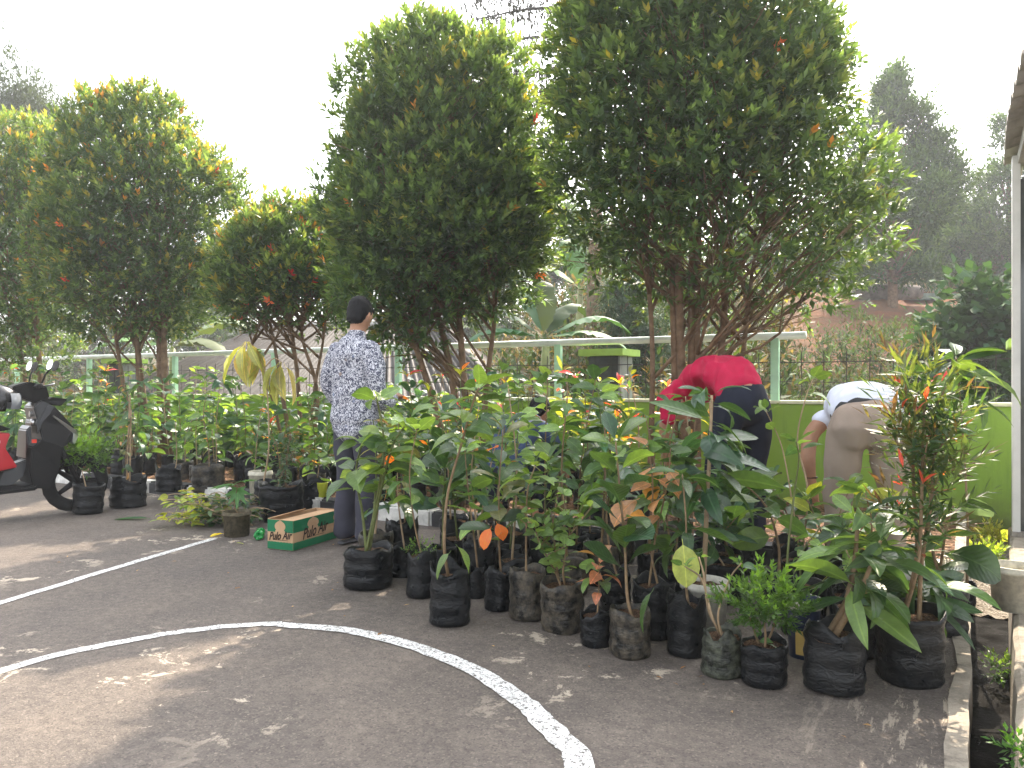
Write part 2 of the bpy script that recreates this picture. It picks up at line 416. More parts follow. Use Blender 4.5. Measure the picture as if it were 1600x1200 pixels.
for i in range(1, 84):
    link('wire', wme, None, fence, Matrix.Translation((.2-.18*i, random.uniform(-.006, .006), random.uniform(-.02, .0))) @ Matrix.Rotation(random.uniform(-.02, .02), 4, 'Y'))
for z in (.165, .345):
    mw = MB(); mw.tube([(.5-.6*i, .006, z+random.uniform(-.006, .006)) for i in range(28)], .0042, 5); mw.build('wire', M_WIRE, fence)
M_MINT = plain('mint_paint', (.42, .68, .48), .45, .5, .15, 6, .1, 40); M_RAIL = plain('rail_pale', (.66, .72, .68), .35, .5, .15, 6, .1, 40)
rail = empty('hand_rail', (0, 7.06, .97), 'pale round rail on mint green posts above the wall', 'railing')
m = MB(); m.tube([(-1.2, 0, .575), (-18, 0, .575)], .034, 14); m.build('rail_tube', M_RAIL, rail, smooth=True)
for x in (-1.46, -3.62, -5.72, -7.78, -9.82, -11.95, -14.1):
    m = MB(); m.box((x-.035, -.03, 0), (x+.035, .03, .56)); m.build('post', M_MINT, rail, bevel=.004)
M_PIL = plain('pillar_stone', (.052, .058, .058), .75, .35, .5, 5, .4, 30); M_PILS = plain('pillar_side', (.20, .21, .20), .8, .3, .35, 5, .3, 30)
def pillar(x, label, h=1.40):
    p = empty('wall_pillar', (x, 7.24, 0), label, 'pillar', 'pillars of the boundary wall')
    m = MB(); m.box((-.16, -.13, -.4), (.16, .2, h)); m.build('shaft', M_PIL, p, bevel=.006)
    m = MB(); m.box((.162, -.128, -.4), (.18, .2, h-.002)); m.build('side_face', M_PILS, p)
    m = MB(); m.box((-.24, -.21, h+.002), (.24, .27, h+.07)); m.build('cap', M_LIMEC, p, bevel=.004)
pillar(-3.14, 'dark wall pillar with lime cap beside the red-shirted man')
pillar(-11.35, 'dark wall pillar with lime cap near the scooter', 1.44)
pillar(.52, 'wall pillar whose lime cap peeks past the white post', 1.40)

# ------------------------------------------------------------------ building edge on the right: eave and post
bld = empty('shelter', (.3, 6.6, 0), 'white framed shelter with grey corrugated roof at the picture edge', 'building')
M_ALU = plain('white_post', (.66, .66, .62), .45, .5, .1, 5, .05, 40)
m = MB(); m.box((-.015, -.02, .03), (.035, .10, 2.76)); m.box((.075, -.01, .03), (.115, .09, 2.76)); m.build('post', M_ALU, bld, bevel=.004)
m = MB(); m.box((.036, .03, .03), (.074, .05, 2.6)); m.build('pane', plain('dim_glass', (.10, .11, .11), .12, .6, .1, 3, 0), bld)
m = MB(); m.box((-.02, -.045, .032), (.8, .12, .06)); m.build('threshold', M_CONC, bld)
m = MB(); m.box((.12, -.0, .03), (3.5, .08, 2.9)); m.build('wall_panel', plain('shelter_wall', (.5, .5, .46), .7, .3, .15, 3, .1, 30), bld)
v = []; f = []; nv_ = 240
for i in range(nv_+1):
    y = -7.2+7.75*i/nv_; z = .03*math.sin(y*2*math.pi/.23)
    for k, (x, dz) in enumerate(((-.06, 0), (1.2, .32), (3.6, .92))):
        v.append((x+(.012*math.sin(y*2.2) if k == 0 else 0), y, 2.84+dz+z))
    if i:
        for k in range(2):
            a = 3*i-3+k; f.append((a, a+1, a+4, a+3))
o = link('roof_sheet', mesh('roof_sheet', v, f), plain('asbestos', (.30, .28, .25), .85, .2, .45, 6, .4, 40), bld)
sm = o.modifiers.new('thick', 'SOLIDIFY'); sm.thickness = .012
m = MB(); m.box((.02, -7.2, 2.70), (.06, .5, 2.79)); m.build('fascia', plain('fascia', (.42, .40, .36), .7, .3, .3, 6, .1, 40), bld)
# ------------------------------------------------------------------ trees
def rotz_to(dirs, spin):              # (n,3,3) matrices whose local Y goes to dirs, spun about it
    y = dirs/np.linalg.norm(dirs, axis=1, keepdims=True)
    h = np.tile([0., 0., 1.], (len(y), 1)); bad = np.abs(y[:, 2]) > .96; h[bad] = [1., 0, 0]
    x = np.cross(y, h); x /= np.linalg.norm(x, axis=1, keepdims=True); z = np.cross(x, y)
    c = np.cos(spin)[:, None]; s = np.sin(spin)[:, None]
    return np.stack([x*c+z*s, y, z*c-x*s], 2)
LV = np.array([[0, 0, 0], [-.5, .42, .10], [.5, .42, .10], [0, .45, -.02], [0, 1, -.10]], float)
LF = np.array([[0, 2, 3], [0, 3, 1], [2, 4, 3], [3, 4, 1]])
def leaf_cloud(pos, dirs, spin, L, W, cols):     # many single leaves as one mesh: arrays of verts, tris, colours
    n = len(pos); M = rotz_to(dirs, spin)
    v = LV[None]*np.stack([W, L, W], 1)[:, None, :]
    v = np.einsum('nij,nkj->nki', M, v)+pos[:, None, :]
    f = (LF[None]+(np.arange(n)*5)[:, None, None]).reshape(-1, 3)
    return v.reshape(-1, 3), f, np.repeat(cols, 5, 0)
def sprigs(P, DIR, S, cols, tipcols, rng, nl=12, leaf=.075, ratio=.40, length=.13, jit=.25):
    n = len(P); k = np.arange(nl)
    t = (k/(nl-1))[None, :]; az = (k*2.4)[None, :]+rng.uniform(0, 6.28, (n, 1))
    M = rotz_to(DIR, rng.uniform(0, 6.28, n))
    ang = np.radians(68-46*t)+rng.normal(0, .18, (n, nl))
    loc = np.stack([np.sin(ang)*np.cos(az), np.cos(ang), np.sin(ang)*np.sin(az)], -1)
    d = np.einsum('nij,nkj->nki', M, loc)
    d[..., 2] += .12
    p = P[:, None, :]+np.einsum('nij,nkj->nki', M, np.stack([0*az, t*length*np.ones((n, 1)), 0*az], -1))*S[:, None, None]
    L = leaf*S[:, None]*rng.uniform(.7, 1.2, (n, nl))*(1-.25*t); W = L*ratio*rng.uniform(.85, 1.15, (n, nl))
    mixk = np.clip((t-.45)/.4, 0, 1)[..., None]*rng.uniform(.5, 1, (n, nl, 1))
    c = cols[:, None, :]*(1-mixk)+tipcols[:, None, :]*mixk
    c = c*rng.uniform(.7, 1.3, (n, nl, 1))
    return leaf_cloud(p.reshape(-1, 3), d.reshape(-1, 3), rng.uniform(-.6, .6, n*nl), L.ravel(), W.ravel(), c.reshape(-1, 3))
DK = np.array([.046, .088, .042]); MD = np.array([.100, .160, .064]); LT = np.array([.185, .235, .082]); YL = np.array([.28, .24, .05]); OR = np.array([.50, .17, .05]); RD = np.array([.52, .05, .05])
def branchy(mb, base, tgt, r0, r1, rng, bow=.15, n=6, sides=5):
    base = Vector(base); tgt = Vector(tgt); d = tgt-base; L = d.length
    mid = base.lerp(tgt, .45)+Vector(rng.normal(0, bow*.25*L, 3)); mid.z += bow*.25*L*0
    pts = curve_pts([base, mid, tgt], max(2, n//2)); mb.tube(pts, lerp_r(r0, r1, len(pts)), sides); return pts
def shrub_tree(name, label, base, D, outline, seed, nlobes, lobe_r, dens, warm, stems, tuft=14, depth=.8, leaf=.09, group='clipped red-tip trees in the bed', gap=.0, cat='tree', cull=0, open_low=0):
    rng = np.random.default_rng(seed); base = Vector(base)
    root = empty(name, base, label, cat, group)
    ys = np.array([o[0] for o in outline], float); xl = np.array([o[1] for o in outline], float); xr = np.array([o[2] for o in outline], float)
    zz = CAMH+(600-ys)/FPX*D; sc = (xl+xr)/2; off = (sc-800)/FPX*D; rad = (xr-xl)/2/FPX*D
    o_ = np.argsort(zz); zz, off, rad = zz[o_], off[o_], rad[o_]
    b0 = base-FW*base.dot(FW)      # depth plane offset
    ctr = np.array(FW*D); rt = np.array(RT); fw = np.array(FW)
    # lobes over the crown surface
    lob = []; lr = []
    tries = 0
    wts = rad+.15; cdf = None
    zs = np.linspace(zz[0], zz[-1], 200); rs = np.interp(zs, zz, rad); pz = (rs+.1); pz /= pz.sum()
    while len(lob) < nlobes and tries < nlobes*60:
        tries += 1
        z = rng.choice(zs, p=pz); th = rng.uniform(0, 2*math.pi); r = np.interp(z, zz, rad); lrr = lobe_r*rng.uniform(.7, 1.25)
        q = max(.0, r-lrr*.75)*math.sqrt(rng.uniform(.45, 1))
        zc = min(max(z, zz[0]+lrr*.5), zz[-1]-lrr*.9)
        p = ctr+rt*(np.interp(z, zz, off)+q*math.cos(th))+fw*(q*depth*math.sin(th))+np.array([0, 0, zc])
        if lob and min(np.linalg.norm(p-k) for k in lob) < lobe_r*.62: continue
        lob.append(p); lr.append(lrr)
    lob = np.array(lob); lr = np.array(lr)
    nsp = int(dens*len(lob)); which = rng.integers(0, len(lob), nsp)
    dd = rng.normal(0, 1, (nsp, 3)); dd /= np.linalg.norm(dd, axis=1, keepdims=True)
    zc = lob[which][:, 2]; axis = ctr[None]+rt[None]*np.interp(zc, zz, off)[:, None]; axis[:, 2] = (zz[0]+zz[-1])/2
    outw = lob[which]-axis; outw /= np.linalg.norm(outw, axis=1, keepdims=True)+1e-6
    flip = (dd*outw).sum(1) < -.25; dd[flip] *= -1
    rr = lr[which]*rng.uniform(.55, 1.0, nsp)**.5
    P = lob[which]+dd*rr[:, None]
    if open_low:
        hh = (P[:, 2]-zz[0])/(zz[-1]-zz[0]); keep = rng.uniform(0, 1, nsp) < np.clip(.22+hh/open_low*.8, 0, 1); P = P[keep]; dd = dd[keep]; outw = outw[keep]; which = which[keep]; nsp = len(P)
    DIR = dd*.55+outw*.45+np.array([0, 0, .75])+rng.normal(0, .22, (nsp, 3))
    # colour: lobes vary, tops younger
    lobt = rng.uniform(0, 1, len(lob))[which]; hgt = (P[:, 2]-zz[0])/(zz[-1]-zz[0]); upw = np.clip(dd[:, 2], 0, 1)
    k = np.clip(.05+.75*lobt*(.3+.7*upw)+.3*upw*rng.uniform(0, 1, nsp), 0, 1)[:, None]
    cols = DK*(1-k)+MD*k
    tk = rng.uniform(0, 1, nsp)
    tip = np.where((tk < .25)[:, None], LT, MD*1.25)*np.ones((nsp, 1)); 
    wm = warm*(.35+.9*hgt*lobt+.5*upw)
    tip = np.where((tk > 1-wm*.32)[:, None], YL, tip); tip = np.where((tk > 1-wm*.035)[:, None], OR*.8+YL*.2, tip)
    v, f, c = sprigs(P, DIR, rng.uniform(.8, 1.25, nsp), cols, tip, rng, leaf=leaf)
    # inner leaves, darker and scattered
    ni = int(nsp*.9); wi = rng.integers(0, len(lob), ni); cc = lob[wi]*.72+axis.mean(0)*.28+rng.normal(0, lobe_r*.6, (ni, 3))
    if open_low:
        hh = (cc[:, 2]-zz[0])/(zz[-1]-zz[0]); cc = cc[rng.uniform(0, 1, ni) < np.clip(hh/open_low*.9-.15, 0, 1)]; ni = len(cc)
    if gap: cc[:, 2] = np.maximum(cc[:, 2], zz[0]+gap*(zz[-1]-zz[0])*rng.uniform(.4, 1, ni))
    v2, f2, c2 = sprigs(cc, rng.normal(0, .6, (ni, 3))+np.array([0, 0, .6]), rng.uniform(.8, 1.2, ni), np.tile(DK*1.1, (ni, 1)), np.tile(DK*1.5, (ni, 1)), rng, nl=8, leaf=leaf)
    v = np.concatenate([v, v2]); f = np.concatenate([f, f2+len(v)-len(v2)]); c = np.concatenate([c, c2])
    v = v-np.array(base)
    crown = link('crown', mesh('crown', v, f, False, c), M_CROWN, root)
    # stems
    tops = []
    zc0 = zz[0]; span = zz[-1]-zz[0]
    for (dx, r0, lean, tf) in stems:
        b = base+RT*dx+FW*rng.uniform(-.06, .06); z1 = zc0+span*tf
        top = Vector(ctr)+RT*(float(np.interp(z1, zz, off))+lean)+FW*rng.uniform(-.2, .2)+Vector((0, 0, z1))
        mid = b.lerp(top, .4)+RT*rng.normal(0, .03); mid2 = b.lerp(top, .7)+RT*rng.normal(0, .05)
        pts = curve_pts([b-Vector((0, 0, .05)), mid, mid2, top], 6)
        m = MB(); m.tube([p-base for p in pts], lerp_r(r0, r0*.3, len(pts)), 8); m.build('trunk', M_BARK, root, smooth=True)
        tops.append(pts)
    m = MB()
    for i in range(len(lob)):
        p = Vector(lob[i]); pts = tops[int(rng.integers(0, len(tops)))]
        cand = [q for q in pts if q.z < p.z-.1 and q.z > base.z+.75]
        if not cand: cand = pts[len(pts)//2:len(pts)//2+2]
        q = min(cand, key=lambda a: (a-p).length*1.0+abs((p.z-a.z)-(Vector((a.x, a.y, 0))-Vector((p.x, p.y, 0))).length*1.1))
        bp = branchy(m, q-base, p-base, .016, .005, rng, .14)
        for k2 in range(3):
            e = p+Vector(rng.normal(0, lr[i]*.5, 3)); branchy(m, bp[len(bp)//2+k2 % 2], e-base, .007, .003, rng, .1, 4, 4)
    m.build('branches', M_BARK, root, smooth=True)
    # single young tufts: own parts
    tm = tuft_meshes()
    vis = np.where((DIR@fw < .35))[0]
    for i in rng.choice(vis, min(tuft, len(vis)), replace=False):
        o = link('young_leaf_tuft', tm[int(rng.integers(0, 3))], None, root)
        d = Vector(DIR[i]).normalized(); o.matrix_local = Matrix.Translation(Vector(P[i]+dd[i]*.05)-base) @ d.to_track_quat('Z', 'Y').to_matrix().to_4x4() @ Matrix.Scale(float(rng.uniform(.7, 1.2)), 4)
    return root
_tm = []
def tuft_meshes():
    if not _tm:
        for k, col in enumerate((RD, OR, OR*.6+RD*.5)):
            rng = np.random.default_rng(k)
            v, f, c = sprigs(np.zeros((1, 3)), np.array([[0, 0, 1.]]), np.array([1.]), col[None], col[None]*1.1, rng, nl=9, leaf=.065, length=.08)
            me = mesh('young_leaf_tuft', v, f, False, c); me.materials.append(M_CROWN); _tm.append(me)
    return _tm
def bedpt(x, v):
    p, D = onv(x, v); return Vector((p.x, p.y, .08)), D
b, D = bedpt(1082, 6.15)
shrub_tree('red_tip_tree', 'tallest dense tree whose crown runs past the top edge', b, D,
  [(-330, 1030, 1130), (-270, 980, 1180), (-160, 940, 1210), (-60, 905, 1225), (0, 880, 1255), (70, 865, 1315), (130, 858, 1325), (200, 855, 1335), (260, 862, 1385), (330, 868, 1360), (385, 885, 1395), (430, 950, 1380), (470, 1040, 1300)],
  11, 140, .36, 40, .4, [(-.12, .036, -.25, .5), (-.05, .042, -.1, .75), (.03, .038, .15, .7), (.10, .036, .32, .45), (-.01, .034, .0, .9), (.14, .026, .6, .3), (-.36, .028, -.4, .35)], tuft=6, open_low=.30)
b, D = bedpt(737, 6.15)
shrub_tree('red_tip_tree', 'round topped dense tree rising behind the standing man', b, D,
  [(60, 590, 765), (80, 572, 790), (110, 556, 815), (150, 540, 832), (220, 516, 858), (300, 505, 872), (400, 498, 870), (440, 505, 840), (480, 520, 720), (520, 560, 690), (550, 590, 670)],
  12, 122, .33, 39, .2, [(-.02, .042, -.25, .6), (.03, .04, .1, .75), (.07, .035, .5, .4), (-.1, .038, -.5, .45)], tuft=7, open_low=.26)
b, D = bedpt(470, 6.1)
shrub_tree('red_tip_tree', 'short tree with red and orange young tips left of the man', b, D,
  [(328, 430, 480), (350, 385, 520), (380, 355, 550), (430, 338, 565), (480, 332, 560), (512, 345, 530)],
  13, 60, .32, 28, 1.0, [(-.05, .03, -.3, .5), (.02, .03, 0, .7), (.06, .028, .3, .5), (.1, .025, .5, .4), (-.1, .02, -.5, .35)], tuft=34, open_low=.35)
b, D = bedpt(248, 6.15)
shrub_tree('red_tip_tree', 'dome shaped tree above the row of saplings behind the scooter', b, D,
  [(152, 180, 240), (165, 150, 275), (190, 122, 302), (250, 88, 340), (300, 72, 382), (350, 62, 386), (420, 60, 375), (470, 66, 345), (505, 100, 300)],
  14, 95, .38, 32, 1.3, [(-.22, .035, -.5, .35), (-.1, .04, -.2, .6), (.05, .05, .1, .8), (.14, .05, .35, .6), (-.16, .03, -.3, .5)], tuft=10, gap=.05)
b, D = bedpt(62, 6.15)
shrub_tree('red_tip_tree', 'leftmost clipped tree, cut by the picture edge', b, D,
  [(182, 0, 90), (205, -40, 118), (260, -75, 126), (340, -90, 130), (430, -90, 128), (500, -60, 118), (560, -40, 110)],
  15, 60, .42, 26, 1.1, [(-.1, .04, -.3, .6), (.05, .045, .1, .8), (.2, .035, .3, .5)], tuft=12)

# slender trunk between the two largest trees
def far_tree(name, label, base, H, crown, seed, leaf, dens, nl, cols, trunk_r=.15, sparse=.0, group=None, sides=7, cat='tree', lobes=40, lobe_k=.22, up=.3, M=M_BUSH, ratio=.4):
    """crown: list of (fraction of H, radius)"""
    rng = np.random.default_rng(seed); root = empty(name, base, label, cat, group)
    fz = np.array([c[0] for c in crown]); fr = np.array([c[1] for c in crown])
    lob = []
    zs = np.linspace(fz[0], fz[-1], 100); p_ = np.interp(zs, fz, fr)+.1; p_ /= p_.sum()
    for i in range(lobes):
        z = rng.choice(zs, p=p_); r = np.interp(z, fz, fr); th = rng.uniform(0, 6.28); q = r*math.sqrt(rng.uniform(.15, 1))*.85
        lob.append((q*math.cos(th), q*math.sin(th), z*H))
    lob = np.array(lob); lr = H*lobe_k*.5*rng.uniform(.6, 1.2, lobes); lr *= (.4+.6*np.interp(lob[:, 2]/H, fz, fr)/fr.max())
    n = int(dens*lobes); wi = rng.integers(0, lobes, n); dd = rng.normal(0, 1, (n, 3)); dd /= np.linalg.norm(dd, axis=1, keepdims=True)
    P = lob[wi]+dd*(lr[wi]*rng.uniform(.3, 1, n))[:, None]*np.array([1, 1, .75])
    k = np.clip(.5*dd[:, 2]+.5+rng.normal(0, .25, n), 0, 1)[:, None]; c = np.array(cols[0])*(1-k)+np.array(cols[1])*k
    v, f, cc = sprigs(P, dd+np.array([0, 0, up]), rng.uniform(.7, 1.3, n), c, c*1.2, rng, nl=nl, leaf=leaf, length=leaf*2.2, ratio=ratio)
    link('crown', mesh('crown', v, f, False, cc), M, root)
    m = MB(); pts = curve_pts([(0, 0, -.4), (rng.normal(0, .1), rng.normal(0, .1), H*.4), (0, 0, H*.93)], 8); m.tube(pts, lerp_r(trunk_r, .02, len(pts)), sides)
    m.build('trunk', M_BARK, root, smooth=True)
    m = MB()
    for i in range(lobes):
        p = Vector(lob[i]); z = max(H*.12, p.z-.9*math.hypot(p.x, p.y)-.1*H*rng.uniform(0, 1)); b0 = min(pts, key=lambda q: abs(q.z-z))
        branchy(m, b0, p, trunk_r*.28, .012, rng, .2, 6, 4)
    m.build('branches', M_BARK, root, smooth=True)
    return root
def tz(p): return Vector((p.x, p.y, float(terrain_h(np.array(p.x), np.array(p.y)))))
def ground_at(x, D): return tz(at(x, 600, D))
def hgt(base, y, D): return CAMH+(600-y)/FPX*D-base.z
G1 = ((.034, .072, .024), (.095, .165, .048)); G2 = ((.05, .075, .03), (.13, .17, .06)); G3 = ((.035, .06, .03), (.10, .14, .05))
b = ground_at(1395, 23); H = hgt(b, 112, 23)
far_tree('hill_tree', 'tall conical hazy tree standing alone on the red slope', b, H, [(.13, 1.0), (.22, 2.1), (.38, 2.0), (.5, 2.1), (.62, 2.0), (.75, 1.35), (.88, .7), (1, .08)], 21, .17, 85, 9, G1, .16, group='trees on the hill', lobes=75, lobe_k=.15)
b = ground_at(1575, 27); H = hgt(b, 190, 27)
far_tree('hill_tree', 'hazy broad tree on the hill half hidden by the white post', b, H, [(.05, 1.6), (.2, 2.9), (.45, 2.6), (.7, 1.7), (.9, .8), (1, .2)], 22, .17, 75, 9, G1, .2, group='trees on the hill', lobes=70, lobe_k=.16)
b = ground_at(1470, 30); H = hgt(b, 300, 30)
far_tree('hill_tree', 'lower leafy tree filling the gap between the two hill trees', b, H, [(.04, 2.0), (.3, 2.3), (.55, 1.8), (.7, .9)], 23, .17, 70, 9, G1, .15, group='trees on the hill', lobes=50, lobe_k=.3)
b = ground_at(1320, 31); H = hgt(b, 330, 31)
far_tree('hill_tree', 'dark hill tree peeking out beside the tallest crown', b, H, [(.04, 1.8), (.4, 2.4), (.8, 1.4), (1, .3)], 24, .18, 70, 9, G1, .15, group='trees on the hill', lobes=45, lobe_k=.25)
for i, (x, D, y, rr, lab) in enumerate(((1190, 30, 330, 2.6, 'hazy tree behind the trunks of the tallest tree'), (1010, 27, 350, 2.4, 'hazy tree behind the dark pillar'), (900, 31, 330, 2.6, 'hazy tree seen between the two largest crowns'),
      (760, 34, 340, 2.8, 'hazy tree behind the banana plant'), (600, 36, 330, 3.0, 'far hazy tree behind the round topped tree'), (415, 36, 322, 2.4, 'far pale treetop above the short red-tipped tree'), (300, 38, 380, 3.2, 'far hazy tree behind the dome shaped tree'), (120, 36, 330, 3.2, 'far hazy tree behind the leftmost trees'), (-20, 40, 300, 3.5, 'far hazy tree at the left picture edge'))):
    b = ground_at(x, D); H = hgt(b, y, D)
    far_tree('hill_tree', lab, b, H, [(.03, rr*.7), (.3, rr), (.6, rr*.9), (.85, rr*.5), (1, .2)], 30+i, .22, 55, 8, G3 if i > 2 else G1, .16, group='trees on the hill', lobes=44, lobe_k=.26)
# bamboo, far left
b = ground_at(58, 27); H = hgt(b, 100, 27)
rng = np.random.default_rng(5); bam = empty('bamboo_clump', b, 'feathery pale bamboo clump against the sky at far left', 'bamboo')
culms = []
for i in range(15):
    lean = Vector((rng.normal(0, .75), rng.normal(0, .5), 0)); h = H*rng.uniform(.86, 1.02); p0 = Vector((rng.normal(0, .3), rng.normal(0, .3), -.3))
    pts = curve_pts([p0, p0+lean*.25+Vector((0, 0, h*.5)), p0+lean*.9+Vector((0, 0, h*.88)), p0+lean*1.9+Vector((0, 0, h))], 7)
    m = MB(); m.tube(pts, lerp_r(.045, .008, len(pts)), 5); m.build('culm', M_STEMG, bam, smooth=True); culms.append(pts)
P = []; Dr = []
for pts in culms:
    for q in pts[8:]:
        for k in range(20):
            d = Vector((rng.normal(), rng.normal(), rng.uniform(-.3, .6))).normalized(); P.append(q+d*rng.uniform(.05, .75)); Dr.append(d+Vector((0, 0, -.35)))
P = np.array(P); Dr = np.array(Dr); n = len(P)
v, f, c = sprigs(P, Dr, rng.uniform(.7, 1.3, n), np.tile([.05, .075, .03], (n, 1)), np.tile([.07, .10, .04], (n, 1)), rng, nl=9, leaf=.24, ratio=.16, length=.4)
link('crown', mesh('crown', v, f, False, c), M_BUSH, bam)
# sparse drooping tree behind the tallest one
b = ground_at(925, 15); rng = np.random.default_rng(8); H = 10.4
sp = empty('sparse_tree', b, 'sparse drooping branches of a tall tree between the two largest crowns', 'tree')
m = MB(); pts = curve_pts([(0, 0, -.3), (.1, 0, 5), (0, 0, H+1.2)], 8); m.tube(pts, lerp_r(.16, .05, len(pts)), 7); m.build('trunk', M_BARK, sp, smooth=True)
m = MB(); P = []; Dr = []
for (yy, xe, ye) in ((215, 790, 232), (150, 770, 178), (95, 775, 120), (60, 748, 72), (15, 745, 30), (-20, 742, -5), (-60, 770, -40), (120, 830, 150), (180, 830, 210)):
    s0 = Vector((0, 0, CAMH+(600-yy)/FPX*15-b.z)); e = at(xe, ye, 15+rng.uniform(-1.2, .6))-b
    mid = s0.lerp(e, .5)+Vector((rng.normal(0, .12), 0, rng.uniform(-.05, .22))); bp = curve_pts([s0, mid, e], 8); m.tube(bp, lerp_r(.05, .010, len(bp)), 5)
    for q in bp[4:]:
        for k in range(7):
            tw = q+RT*rng.normal(-.1, .28)+FW*rng.normal(0, .3)+Vector((0, 0, rng.uniform(-.42, .12)))
            m.tube(curve_pts([q, q.lerp(tw, .5)+Vector((0, 0, .06)), tw], 3), .006, 3)
            for j in range(5):
                P.append(q.lerp(tw, rng.uniform(.3, 1))+Vector(rng.normal(0, .03, 3))); Dr.append(Vector((rng.normal(0, .25), rng.normal(0, .25), -1)))
m.build('branches', plain('grey_twig', (.06, .052, .048), .9, .2, .3, 10, 0), sp, smooth=True)
P = np.array(P); Dr = np.array(Dr); n = len(P)
v, f, c = leaf_cloud(P, Dr, rng.uniform(0, 6.28, n), rng.uniform(.08, .14, n), rng.uniform(.025, .045, n), np.tile([.025, .028, .022], (n, 1)))
link('leaves', mesh('leaves', v, f, False, c), M_BUSH, sp)

# ------------------------------------------------------------------ undergrowth behind the wall
rng = np.random.default_rng(17); P = []; S = []; C = []; Dd = []
def scatter(n, a0, a1, D0, D1, size, hmax, cols, clump=.5):
    k = 0
    while k < n:
        a = rng.uniform(a0, a1); D = D0+(D1-D0)*rng.uniform(0, 1)**.8
        p = FW*D+RT*(a*D)
        if p.y < 7.5: continue
        cl = mnoise.noise(Vector((p.x*.55, p.y*.55, 3.3)))
        if cl < -.25+clump*rng.uniform(-.6, .6): continue
        z = float(terrain_h(np.array(p.x), np.array(p.y)))+hmax*max(.1, .5+cl)*rng.uniform(0, 1)
        P.append((p.x, p.y, z)); S.append(size*rng.uniform(.6, 1.4)); Dd.append((rng.normal(0, .6), rng.normal(0, .6), .7))
        c = np.array(cols[int(rng.integers(0, len(cols)))])*rng.uniform(.7, 1.3); C.append(c); k += 1
GB = [(.040, .07, .025), (.065, .10, .03), (.03, .055, .024), (.085, .07, .038)]
scatter(4600, .3, .80, 7.6, 15.5, 1.1, 1.1, GB+[(.07, .12, .03)], .2)
scatter(3600, -.15, .36, 8.6, 24, 1.9, 1.6, GB+[(.16, .12, .07)], .4)
scatter(1500, -1.0, -.1, 9.5, 13, 1.7, 1.3, GB, .4)
scatter(1500, -.9, 0, 19, 34, 3.2, 3.0, GB, .4)
P = np.array(P); S = np.array(S); C = np.array(C); Dd = np.array(Dd)
v, f, c = sprigs(P, Dd, S, C, C*1.5, rng, nl=9, leaf=.10, ratio=.36, length=.2)
tag(link('undergrowth', mesh('undergrowth', v, f, False, c), M_BUSH), 'mixed weeds and bushes covering the ground beyond the wall', 'undergrowth', kind='stuff')
# grass blades: sunlit tall grass by the right end and patches on the red slope
def blades(name, label, spots, n, L, wid, cols, seed):
    rng = np.random.default_rng(seed); P = []; Dr = []
    for i in range(n):
        x0, y0, sx, sy = spots[int(rng.integers(0, len(spots)))]
        p = Vector((x0+rng.normal(0, sx), y0+rng.normal(0, sy), 0))
        p.z = float(terrain_h(np.array(p.x), np.array(p.y)))
        P.append(p); Dr.append((rng.normal(0, .45), rng.normal(0, .45), 1))
    # each blade: bent strip of three quads
    V = []; F = []; CC = []
    for p, d in zip(P, Dr):
        d = Vector(d).normalized(); l = L*rng.uniform(.5, 1.2); s = Vector((-d.y+.01, d.x, 0)); s.normalize(); ww = wid*rng.uniform(.6, 1.2); k = len(V)
        cc = np.array(cols[int(rng.integers(0, len(cols)))])*rng.uniform(.75, 1.25)
        for j, t in enumerate((0, .4, .75, 1)):
            h = Vector((d.x, d.y, 0)); q = p+d*l*t+h*(t*t*l*.9)-Vector((0, 0, t*t*l*.42)); wj = ww*(1-.95*t**2)
            V += [q-s*wj, q+s*wj]; CC += [cc, cc]
            if j: F.append((k+2*j-2, k+2*j-1, k+2*j+1, k+2*j))
    tag(link(name, mesh(name, np.array(V), np.array(F), False, np.array(CC)), M_BUSH if 'tall' not in name else M_CROWN), label, 'grass', kind='stuff')
sp_ = [tuple((FW*D+RT*a*D)[:2])+(.5, .5) for D, a in ((7.6, .66), (7.9, .60), (8.3, .57), (8.8, .66), (9.5, .62), (8.1, .7))]
blades('tall_grass', 'tall yellow green grass in sun beyond the right end of the wall', sp_, 900, 1.35, .022, [(.18, .22, .04), (.26, .25, .07), (.12, .18, .035), (.32, .27, .13)], 3)
sp_ = [tuple((FW*D+RT*a*D)[:2])+(.55, .35) for D, a in ((17, .58), (19, .50), (18, .53), (21, .46), (16, .62), (20.5, .56))]
blades('slope_grass', 'bright grass patches on the red earth slope', sp_, 1300, .34, .02, [(.11, .16, .035), (.16, .19, .05)], 4)
sp_ = [tuple((FW*D+RT*a*D)[:2])+(.9, .3) for D, a in ((27, .5), (27.5, .56), (28, .62), (27, .44))]
blades('dry_grass', 'dry stalks along the top of the red slope', sp_, 500, 1.2, .012, [(.36, .30, .2), (.25, .24, .14)], 6)

